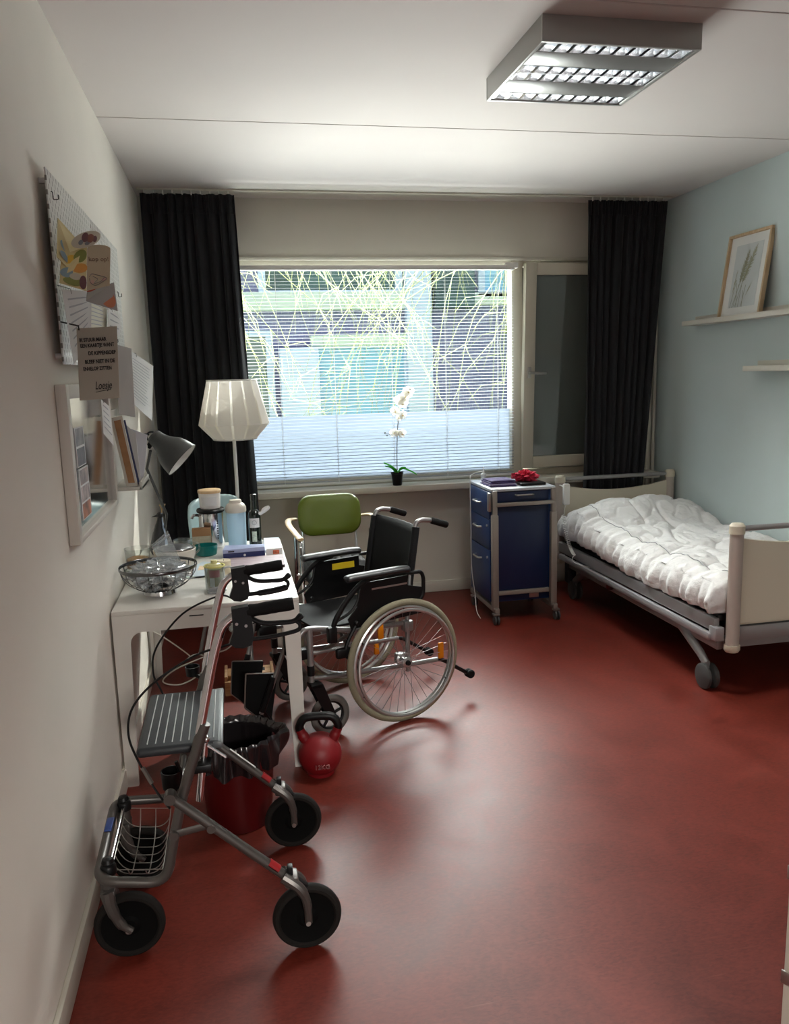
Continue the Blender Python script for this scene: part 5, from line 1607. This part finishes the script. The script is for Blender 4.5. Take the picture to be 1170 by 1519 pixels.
# ------------------------------------------------------------------ wheelchair (own frame: +x forward, +y its left side, which faces the camera)
wc = thing('wheelchair', 'black and silver folding wheelchair standing in the middle of the room', 'wheelchair', (1.145, 3.78, 0), rotz=math.radians(198))
M_tyre = mat('tyre_olive_grey', (132, 126, 104), 0.75, bump=(160, 0.25))
M_rim = mat('wheel_rim_silver', (186, 186, 184), 0.28, 0.85)
M_spoke = mat('spoke_steel', (160, 160, 160), 0.3, 0.9)
M_nylon = mat('black_nylon', (15, 15, 17), 0.65, bump=(500, 0.15), spec=0.25)
M_orange = mat('reflector_orange', (214, 128, 20), 0.25)
M_pad = mat('armrest_black', (26, 27, 30), 0.42)
for s in (1, -1):
    yc = s * 0.285
    c_ = V((0, yc, 0.297))
    w_ = MB().ring(c_, (0, 1, 0), 0.280, 0.0165, 72, 12, flat=(1, 0.85)).build('drive_wheel', M_tyre, wc)
    MB().ring(c_, (0, 1, 0), 0.259, 0.010, 72, 8, flat=(1, 1.2)).build('rim', M_rim, w_)
    MB().ring(c_ + V((0, s * 0.036, 0)), (0, 1, 0), 0.252, 0.0085, 72, 8).build('push_rim', M_rim, w_)
    h_ = MB()
    for k in range(6):
        a = 2 * PI * (k + 0.5) / 6
        d = V((math.cos(a), 0, math.sin(a)))
        h_.cyl(c_ + d * 0.256, c_ + d * 0.252 + V((0, s * 0.034, 0)), 0.004, seg=6)
    h_.build('rim_stud', M_black, w_)
    sp = MB()
    for k in range(36):
        a = 2 * PI * k / 36
        b_ = a + (0.75 if k % 2 else -0.75) * (1 if (k // 2) % 2 else 0.85)
        sd = 0.028 if (k // 2) % 2 else -0.028
        sp.cyl(c_ + V((0.022 * math.cos(b_), sd, 0.022 * math.sin(b_))), c_ + V((0.252 * math.cos(a), 0, 0.252 * math.sin(a))), 0.0011, seg=5, caps=False)
    sp.build('spokes', M_spoke, w_)
    MB().lathe([(0, -0.036), (0.012, -0.036), (0.024, -0.032), (0.024, -0.025), (0.014, -0.02), (0.014, 0.02), (0.024, 0.025), (0.024, 0.032), (0.012, 0.036), (0, 0.036)], c_, (0, 1, 0), 20).build('hub', M_rim, w_)
    MB().lathe([(0, 0.036), (0.013, 0.037), (0.011, 0.048), (0, 0.05)], c_, (0, s, 0), 16).build('axle_cap', M_blackm, w_)
    for a in ((0.95, 3.10) if s > 0 else (3.85, 0.7)):
        d = V((math.cos(a), 0, math.sin(a)))
        MB().box((-0.015, -0.008, -0.04), (0.015, 0.008, 0.04), 0.007, Matrix.Translation(c_ + d * 0.205)).build('reflector', M_orange, w_)
    # castor
    fk = MB()
    pc_ = V((0.365, s * 0.235, 0.098))
    for dy in (-0.026, 0.026):
        fk.prism([(0.462, s * 0.235 + dy - 0.003, 0.262), (0.405, s * 0.235 + dy - 0.003, 0.262), (0.345, s * 0.235 + dy - 0.003, 0.10), (0.362, s * 0.235 + dy - 0.003, 0.078), (0.385, s * 0.235 + dy - 0.003, 0.09), (0.425, s * 0.235 + dy - 0.003, 0.175)], (0, 0.006, 0))
    fk.box((0.405, s * 0.235 - 0.029, 0.245), (0.462, s * 0.235 + 0.029, 0.268), 0.006)
    fk.cyl(pc_ - V((0, 0.034, 0)), pc_ + V((0, 0.034, 0)), 0.010)
    fo_ = fk.build('caster_fork', M_black, wc)
    cw = MB().ring(pc_, (0, 1, 0), 0.080, 0.0165, 44, 10, flat=(1, 0.85)).build('caster_wheel', mat('caster_tyre_grey', (96, 94, 90), 0.7), fo_)
    rm = MB().ring(pc_, (0, 1, 0), 0.064, 0.008, 40, 8)
    for k in range(5):
        a = 2 * PI * k / 5 + 0.3
        rm.tube([pc_ + V((0.012 * math.cos(a), 0, 0.012 * math.sin(a))), pc_ + V((0.064 * math.cos(a), 0, 0.064 * math.sin(a)))], 0.007, 8)
    rm.cyl(pc_ - V((0, 0.02, 0)), pc_ + V((0, 0.02, 0)), 0.018)
    rm.build('caster_rim', M_black, fo_)
    # side frame tubes
    y = s * 0.225
    f = MB()
    f.tube(fillet([(-0.13, s * 0.2, 0.915), (-0.105, s * 0.205, 0.80), (-0.06, y, 0.52), (-0.055, y, 0.215)], 0.08), 0.0115, 12)
    f.tube(fillet([(-0.06, y, 0.455), (0.20, y, 0.465), (0.43, y, 0.515), (0.475, y, 0.515), (0.52, y, 0.44)], 0.05), 0.0125, 12)
    f.tube(fillet([(0.445, y, 0.515), (0.445, y, 0.27)], 0.01), 0.0150, 14)
    f.tube(fillet([(0.442, y, 0.285), (0.37, y - s * 0.01, 0.272), (-0.10, y - s * 0.03, 0.232), (-0.24, y - s * 0.03, 0.226)], 0.05), 0.0115, 12)
    f.tube([(0.20, y, 0.40), (0.44, y, 0.40)], 0.009)
    f.box((-0.075, y - 0.012, 0.42), (-0.03, y + 0.03 * s if s > 0 else y + 0.012, 0.47), 0.004) if s > 0 else f.box((-0.075, y - 0.03, 0.42), (-0.03, y + 0.012, 0.47), 0.004)
    f.box((-0.02, min(y, y + s * 0.035), 0.272), (0.02, max(y, y + s * 0.035), 0.322), 0.005)
    f.tube([(-0.055, y, 0.30), (0.0, y, 0.297)], 0.012)
    f.build('side_frame', M_silver, wc)
    MB().tube(fillet([(-0.125, s * 0.2, 0.893), (-0.135, s * 0.2, 0.928), (-0.165, s * 0.2, 0.935), (-0.225, s * 0.2, 0.925)], 0.04), 0.0115, 12).build('handle_tube', M_silver, wc)
    MB().tube([(-0.215, s * 0.2, 0.927), (-0.222, s * 0.2, 0.925), (-0.30, s * 0.2, 0.897), (-0.307, s * 0.2, 0.894)], [0.0135, 0.016, 0.0165, 0.015], 14).build('push_grip', M_rubber, wc)
    MB().tube([(0.445, y, 0.30), (0.445, y, 0.345), (0.445, y, 0.352)], [0.017, 0.017, 0.010], 14).build('collar', M_black, wc)
    # anti-tip bar
    MB().tube(fillet([(-0.20, s * 0.195, 0.228), (-0.26, s * 0.195, 0.225), (-0.40, s * 0.195, 0.13), (-0.425, s * 0.195, 0.115)], 0.03), 0.010, 10).build('anti_tip_bar', M_black, wc)
    MB().lathe([(0, -0.022), (0.017, -0.022), (0.022, -0.016), (0.022, -0.004), (0.017, 0), (0.022, 0.004), (0.022, 0.016), (0.017, 0.022), (0, 0.022)], (-0.432, s * 0.195, 0.112), (0, 1, 0), 20).build('anti_tip_roller', M_rubber, wc)
    # arm support, skirt guard, pad
    y = s * 0.25
    ar = MB()
    ar.tube(fillet([(0.345, y, 0.455), (0.34, y, 0.52), (0.27, y, 0.62), (0.185, y, 0.70), (0.10, y, 0.71)], 0.08), [1] * 20, 10, flat=(0.016, 0.010, (0, 1, 0))) if False else ar.tube(fillet([(0.345, y, 0.455), (0.335, y, 0.53), (0.265, y, 0.63), (0.18, y, 0.70), (0.10, y, 0.712)], 0.08), 0.0125, 10)
    ar.tube(fillet([(0.335, y, 0.53), (0.255, y, 0.56), (0.215, y, 0.60), (0.195, y, 0.69)], 0.04), 0.007, 8)
    MB().tube(fillet([(-0.055, y, 0.702), (-0.125, y, 0.70), (-0.138, y, 0.67), (-0.135, y, 0.58), (-0.08, y, 0.54)], 0.03), 0.0095, 10).build('rear_loop', M_black, wc)
    ar.box((0.325, y - 0.018, 0.44), (0.368, y + 0.018, 0.515), 0.008)
    ar.build('arm_support', M_black, wc)
    MB().prism([(0.20, y - 0.003, 0.69), (-0.05, y - 0.003, 0.695), (-0.05, y - 0.003, 0.645), (-0.13, y - 0.003, 0.625), (-0.12, y - 0.003, 0.50), (0.25, y - 0.003, 0.485), (0.265, y - 0.003, 0.535), (0.215, y - 0.003, 0.585)], (0, 0.006, 0)).build('skirt_guard', M_black, wc)
    MB().box((-0.045, y + s * 0.0035 - 0.001, 0.652), (0.14, y + s * 0.0035 + 0.001, 0.66)).build('trim_strip', M_alu, wc)
    pd_ = MB()
    pd_.tube(spline([(-0.055, y, 0.722), (0.0, y, 0.726), (0.14, y, 0.724), (0.24, y, 0.722), (0.268, y, 0.716)], 6), [0.9] + [1] * 21 + [0.93, 0.85, 0.6], 16, flat=(0.017, 0.028, (0, 0, 1)))
    pd_.build('armrest_pad', M_pad, wc)
    # brake
    bk = MB()
    bk.tube(fillet([(0.23, s * 0.255, 0.50), (0.275, s * 0.255, 0.43), (0.29, s * 0.255, 0.38)], 0.03), 0.009, 8)
    bk.box((0.255, s * 0.25 - 0.015, 0.36), (0.33, s * 0.25 + 0.015, 0.405), 0.008)
    bk.tube([(0.285, s * 0.262, 0.37), (0.245, s * 0.268, 0.325), (0.243, s * 0.275, 0.30)], 0.010, 8)
    bk.sphere((0.225, s * 0.255, 0.51), 0.013)
    bk.build('wheel_brake', M_black, wc)
    # legrest hanger and flipped-up footplate
    yh = s * 0.205
    hg = MB()
    hg.tube(fillet([(0.47, yh, 0.50), (0.545, yh, 0.47), (0.60, yh - s * 0.03, 0.30), (0.66, yh - s * 0.06, 0.14)], 0.06), 0.011, 10)
    hg.build('legrest_hanger', M_silver, wc)
    MB().box((0.44, yh - 0.02, 0.375), (0.535, yh + 0.02, 0.425), 0.008).box((0.52, yh - 0.014, 0.41), (0.56, yh + 0.014, 0.50), 0.006).build('hanger_bracket', M_black, wc)
    MB().tube([(0.60, yh - s * 0.032, 0.31), (0.655, yh - s * 0.058, 0.15)], 0.0145, 10).build('hanger_sleeve', M_black, wc)
    yp = 0.12 if s > 0 else -0.07
    dz = 0.0
    fp = MB()
    fp.prism([(0.565, yp, 0.300), (0.712, yp, 0.328), (0.725, yp, 0.175), (0.668, yp, 0.115), (0.618, yp, 0.070), (0.598, yp, 0.075), (0.602, yp, 0.1)], (0, -s * 0.012, 0))
    fpo = fp.build('footplate', M_blackm, wc)
    MB().tube(fillet([(0.565, yp, 0.302), (0.712, yp, 0.330), (0.727, yp, 0.175), (0.668, yp, 0.112)], 0.008), 0.0035, 6).build('edge_trim', M_alu, fpo)
    MB().tube([(0.612, yp - s * 0.006, 0.085), (0.655, yh - s * 0.058, 0.155)], 0.010, 8).build('hinge', M_black, fpo)
MB().box((-0.075, -0.205, 0.49), (0.405, 0.205, 0.503), 0.006).build('seat_sling', M_nylon, wc)
def back(u, v):
    yy_ = -0.205 + 0.41 * u
    z = 0.50 + 0.41 * v
    x = -0.062 - 0.07 * v - 0.022 * math.sin(PI * u)
    return V((x, yy_, z))
MB().grid(back, 14, 10).build('back_sling', M_nylon, wc, sharp=80, thick=0.012)
for s in (1, -1):
    MB().tube([(-0.062, s * 0.21, 0.515), (-0.13, s * 0.205, 0.905)], 0.0185, 12).build('back_sleeve', M_nylon, wc)
cx = MB()
cx.tube([(0.17, -0.205, 0.465), (0.17, 0.19, 0.25)], 0.010)
cx.tube([(0.19, 0.205, 0.465), (0.19, -0.19, 0.25)], 0.010)
cx.tube([(0.05, -0.2, 0.255), (0.30, -0.2, 0.27)], 0.009).tube([(0.05, 0.19, 0.245), (0.30, 0.19, 0.26)], 0.009)
cx.tube([(0.0, 0.21, 0.475), (0.38, 0.21, 0.485)], 0.009).tube([(0.0, -0.21, 0.475), (0.38, -0.21, 0.485)], 0.009)
cx.build('cross_brace', M_silver, wc)
yl = MB().box((-0.02, -0.2455, 0.640), (0.105, -0.2435, 0.672), 0.0).build('yellow_label', mat('label_yellow', (208, 180, 30), 0.5), wc)

# ------------------------------------------------------------------ rollator (walking frame), heading for the left wall
ro = thing('rollator', 'grey four-wheeled rollator with black seat and wire basket in the foreground', 'rollator', (0.37, 2.34, 0))
M_rgrey = mat('rollator_grey', (92, 88, 85), 0.38, 0.6)
M_seatb = mat('rollator_seat', (38, 42, 46), 0.5, bump=(400, 0.1))
M_ridge = mat('rollator_seat_ridge', (186, 190, 190), 0.6)
M_wheelb = mat('rollator_wheel_black', (5, 5, 5), 0.8, spec=0.12)
M_tread = mat('rollator_tyre', (24, 21, 19), 0.8, spec=0.2)
YN, YF = 2.11, 2.575
loop = fillet([(0.385, YN, 0.685), (0.3235, YN, 0.517), (0.286, YN, 0.375), (0.258, YN + 0.005, 0.243), (0.075, YN + 0.012, 0.272), (0.068, YF - 0.03, 0.278), (0.258, YF - 0.005, 0.25), (0.286, YF, 0.375), (0.3235, YF, 0.517), (0.385, YF, 0.685)], 0.055, 7)
MB().tube(loop, 0.0145, 14).build('main_frame', M_rgrey, ro)
MB().cyl((0.292, YN, 0.395), (0.292, YF, 0.395), 0.009).build('crossbar', M_rgrey, ro)
for y, nm in ((YN, 0), (YF, 1)):
    sgn = -1 if y == YN else 1
    MB().tube(fillet([(0.365, y, 0.63), (0.425, y, 0.885), (0.458, y, 0.985), (0.535, y, 1.006)], 0.06, 8), 0.0125, 14).build('handle_tube', M_chrome, ro)
    MB().tube([(0.3665, y, 0.635), (0.390, y, 0.70)], 0.0165, 14).build('tube_sleeve', M_rgrey, ro)
    hb = MB()
    poly = [(0.480, 1.016), (0.524, 1.021), (0.532, 0.988), (0.535, 0.935), (0.528, 0.913), (0.505, 0.906), (0.484, 0.910), (0.470, 0.922), (0.482, 0.955)]
    hb.prism([(a, y - 0.015, b_) for a, b_ in poly], (0, 0.03, 0))
    hbo = hb.build('brake_housing', M_black, ro)
    MB().cyl((0.492, y - 0.017, 0.975), (0.492, y + 0.017, 0.975), 0.004).cyl((0.516, y - 0.017, 0.968), (0.516, y + 0.017, 0.968), 0.004).build('screw', M_alu, hbo)
    gr = MB()
    gpts = [V((0.520 + 0.125 * k / 12, y, 1.003 + 0.012 * k / 12)) for k in range(13)]
    gr.tube(gpts, [0.016, 0.0185, 0.017, 0.0165, 0.0172, 0.0178, 0.0172, 0.0178, 0.0172, 0.0178, 0.018, 0.018, 0.0165], 16)
    gr.build('hand_grip', M_rubber, ro)
    lv = MB()
    lv.tube(spline([(0.528, y, 0.985), (0.56, y, 0.968), (0.61, y, 0.964), (0.645, y, 0.966), (0.668, y, 0.982)], 6), [0.007] * 20 + [0.008, 0.009, 0.0095, 0.009, 0.006], 10)
    lv.tube(spline([(0.648, y, 0.967), (0.660, y, 0.955), (0.655, y, 0.940), (0.62, y, 0.932), (0.575, y, 0.927), (0.53, y, 0.925)], 6), [0.006] * 31 if sgn < 0 else [0.006] * 12 + [0.0105] * 14 + [0.007] * 5, 10)
    lv.build('brake_lever', M_black, ro)
    # rear leg, fork and wheel
    yl_ = 2.085 if sgn < 0 else 2.60
    L0, L1 = V((0.288, yl_, 0.512)), V((0.582, yl_, 0.232))
    lg = MB().tube([L0, L1], 0.0135, 14).cyl(L0 - V((0, 0.018, 0)), L0 + V((0, 0.018, 0)), 0.016).build('rear_leg', M_rgrey, ro)
    q0, q1 = L0.lerp(L1, 0.84), L0.lerp(L1, 0.93)
    MB().tube([q0 + V((0.002, 0, 0.0025)), q1 + V((0.002, 0, 0.0025))], 0.0135, 14).build('red_sticker', mat('sticker_red', (150, 24, 28), 0.4), lg)
    if sgn > 0:
        MB().box((-0.055, -0.004, 0.0), (0.055, 0.004, 0.002), 0, Matrix.Translation(L0.lerp(L1, 0.62) + V((0.009, -0.006, 0.0115))) @ Matrix.Rotation(math.atan2(0.28, 0.294), 4, 'Y')).build('name_label', M_paper, lg)
    wcen = V((0.638, yl_, 0.0985))
    fk = MB()
    for dy in (-0.027, 0.027):
        fk.tube(spline([L1 + V((-0.006, dy * 0.5, 0.005)), (0.618, yl_ + dy, 0.205), (0.637, yl_ + dy, 0.160), (0.640, yl_ + dy, 0.095)], 5), [0.016] * 4 + [0.015] * 4 + [0.013] * 4 + [0.011] * 4, 10, flat=(1, 0.45, (0, 1, 0)) if False else None)
    fk.box((0.578, yl_ - 0.028, 0.205), (0.618, yl_ + 0.028, 0.238), 0.008)
    fko = fk.build('rear_fork', M_rgrey, ro)
    MB().cyl(wcen - V((0, 0.040, 0)), wcen + V((0, 0.040, 0)), 0.007).build('axle_bolt', M_alu, fko)
    MB().box((0.588, yl_ - 0.012, 0.232), (0.604, yl_ + 0.012, 0.262), 0.003).box((0.60, yl_ - 0.010, 0.205), (0.66, yl_ + 0.010, 0.214), 0.002, Matrix.Translation((0.6, 0, 0.225)) @ Matrix.Rotation(0.75, 4, 'Y') @ Matrix.Translation((-0.6, 0, -0.205))).build('brake_shoe', M_black, fko)
    def rwheel(c_, parent):
        t = MB().ring(c_, (0, 1, 0), 0.086, 0.0125, 52, 10, flat=(1, 1.35)).build('wheel', M_tread, parent)
        MB().lathe([(0, -0.015), (0.02, -0.016), (0.03, -0.009), (0.07, -0.009), (0.079, -0.012), (0.079, 0.012), (0.07, 0.009), (0.03, 0.009), (0.02, 0.016), (0, 0.015)], c_, (0, 1, 0), 40).build('wheel_disc', M_wheelb, parent)
    rwheel(wcen, fko)
    # front castor
    yp = 2.168 if sgn < 0 else 2.512
    fc_ = V((0.142, yp, 0.0985))
    fk = MB()
    fk.cyl((0.094, yp, 0.205), (0.094, yp, 0.262), 0.022)
    for dy in (-0.027, 0.027):
        fk.tube(spline([(0.094, yp + dy * 0.8, 0.222), (0.100, yp + dy, 0.18), (0.120, yp + dy, 0.125), (0.150, yp + dy, 0.094)], 5), [0.019] * 4 + [0.017] * 4 + [0.014] * 4 + [0.011] * 4, 10)
    fk.box((0.074, yp - 0.034, 0.206), (0.116, yp + 0.034, 0.226), 0.008)
    fko = fk.build('front_fork', M_rgrey, ro)
    MB().cyl(fc_ - V((0, 0.036, 0)), fc_ + V((0, 0.036, 0)), 0.008).build('axle_bolt', M_alu, fko)
    rwheel(fc_, fko)
    k_ = MB().lathe([(0.018, 0.262), (0.0225, 0.265), (0.0225, 0.285), (0.018, 0.292), (0.014, 0.294), (0.018, 0.298), (0.014, 0.308), (0, 0.311)], (0.098, yp, 0), seg=18).build('pivot_knob', M_black, ro)
    # folding link
    MB().tube([(0.290, yl_ + sgn * 0.012 * -1, 0.395), (0.392, yl_ + sgn * 0.012 * -1, 0.41)], 0.009, 8, flat=(1.2, 0.4, (0, 0, 1))).cyl((0.29, y, 0.395), (0.29, yl_ , 0.395), 0.012).cyl((0.39, yl_ - 0.015, 0.41), (0.39, yl_ + 0.015, 0.41), 0.012).build('link_bar', M_rgrey, ro)
# strut beside the near tube, with clamp
MB().tube([(0.386, 2.142, 0.635), (0.360, 2.142, 0.462)], 0.0105, 12).build('strut', M_chrome, ro)
MB().box((0.345, 2.104, 0.558), (0.402, 2.158, 0.582), 0.006).build('strut_clamp', M_black, ro)
MB().tube([(0.392, 2.135, 0.625), (0.44, 2.138, 0.583)], 0.004, 6).sphere((0.390, 2.132, 0.645), 0.011).build('seat_catch', M_chrome, ro)
# seat
def rsl(x0, x1, y0, y1, z0, z1):
    return MB().box((x0, y0, z0), (x1, y1, z1), 0.013, seg=4)
st = rsl(0.200, 0.432, 2.150, 2.555, 0.598, 0.626).build('seat', M_seatb, ro)
rg = MB()
for k in range(9):
    x = 0.228 + 0.0225 * k
    if k == 6:
        pass
    rg.box((x - 0.0016, 2.178, 0.6255), (x + 0.0016, 2.535, 0.6278), 0.0008, seg=1)
rg.build('seat_ridges', M_ridge, st)
MB().box((0.405, 2.148, 0.605), (0.434, 2.557, 0.624), 0.006).build('seat_edge', mat('seat_edge_grey', (92, 96, 98), 0.35), st)
hd = MB()
for y in (2.22, 2.49):
    hd.box((0.29, y - 0.012, 0.588), (0.40, y + 0.012, 0.5985), 0.003)
hd.cyl((0.365, YN, 0.60), (0.365, YF, 0.60), 0.0075)
hd.build('seat_support', M_rgrey, ro)
# basket under the seat front
bs = MB()
def bpt(u, v):
    x = 0.102 + 0.140 * u
    y = 2.175 + 0.335 * v
    d = 0.060 * (1 - (2 * v - 1) ** 4) * (1 - abs(2 * u - 1) ** 4 * 0.85)
    return V((x, y, 0.268 - 0.020 * u - d))
for i in range(4):
    bs.tube([bpt(i / 3, k / 20) for k in range(21)], 0.0017, 6)
for j in range(9):
    bs.tube([bpt(k / 14, j / 8) for k in range(15)], 0.0015, 6)
bso = bs.build('basket', mat('basket_wire', (168, 166, 160), 0.3, 0.8), ro)
MB().cyl((0.100, 2.16, 0.278), (0.100, 2.515, 0.282), 0.0055).build('basket_rail', M_chrome, bso)
MB().box((0.062, 2.345, 0.287), (0.084, 2.42, 0.2935), 0.003).build('blue_sticker', mat('sticker_blue', (34, 66, 140), 0.4), ro)
# stick holder cup
cup = MB().lathe([(0, 0.0), (0.026, 0.0), (0.029, 0.004), (0.032, 0.058), (0.029, 0.058), (0.026, 0.008), (0, 0.006)], (0.268, 2.36, 0.395)).build('stick_cup', M_black, ro)
MB().tube([(0.293, 2.35, 0.415), (0.296, 2.35, 0.45), (0.285, 2.35, 0.485)], 0.006, 8).build('strap', M_black, cup)
MB().lathe([(0.0, 0), (0.022, 0), (0.024, 0.03), (0.021, 0.03), (0.019, 0.004), (0, 0.004)], (0.335, 2.615, 0.655)).tube([(0.335, 2.615, 0.66), (0.36, 2.58, 0.655)], 0.006, 8).build('stick_clip', M_black, ro)
# brake cables
MB().tube(spline([(0.475, YN, 0.918), (0.455, 2.13, 0.906), (0.377, 2.15, 0.880), (0.268, 2.15, 0.818), (0.203, 2.15, 0.750), (0.186, 2.15, 0.675), (0.205, 2.15, 0.596), (0.248, 2.13, 0.512), (0.284, YN - 0.01, 0.47)], 8), 0.0032, 8).build('brake_cable', M_black, ro)
MB().tube(spline([(0.475, YF, 0.918), (0.432, 2.58, 0.925), (0.318, 2.585, 0.874), (0.229, 2.585, 0.769), (0.214, 2.58, 0.687), (0.232, 2.575, 0.634), (0.265, 2.575, 0.55), (0.310, YF + 0.005, 0.49)], 8), 0.0032, 8).build('brake_cable', M_black, ro)
MB().tube([(0.215, 2.146, 0.577), (0.238, 2.136, 0.532)], 0.006, 8).build('cable_adjuster', M_gunmetal, ro)

# ------------------------------------------------------------------ tidy: give every single-mesh thing its origin at its base
bpy.context.view_layer.update()
for o in list(SC.objects):
    if o.parent is None and o.type == 'MESH' and o.location.length < 1e-9 and o.get('label') and o.get('kind') != 'structure':
        xs = [v.co for v in o.data.vertices]
        c_ = V(((min(p.x for p in xs) + max(p.x for p in xs)) / 2, (min(p.y for p in xs) + max(p.y for p in xs)) / 2, min(p.z for p in xs)))
        o.data.transform(Matrix.Translation(-c_))
        o.location = c_
        for k in o.children:
            k.matrix_local = Matrix.Translation(-c_) @ k.matrix_local
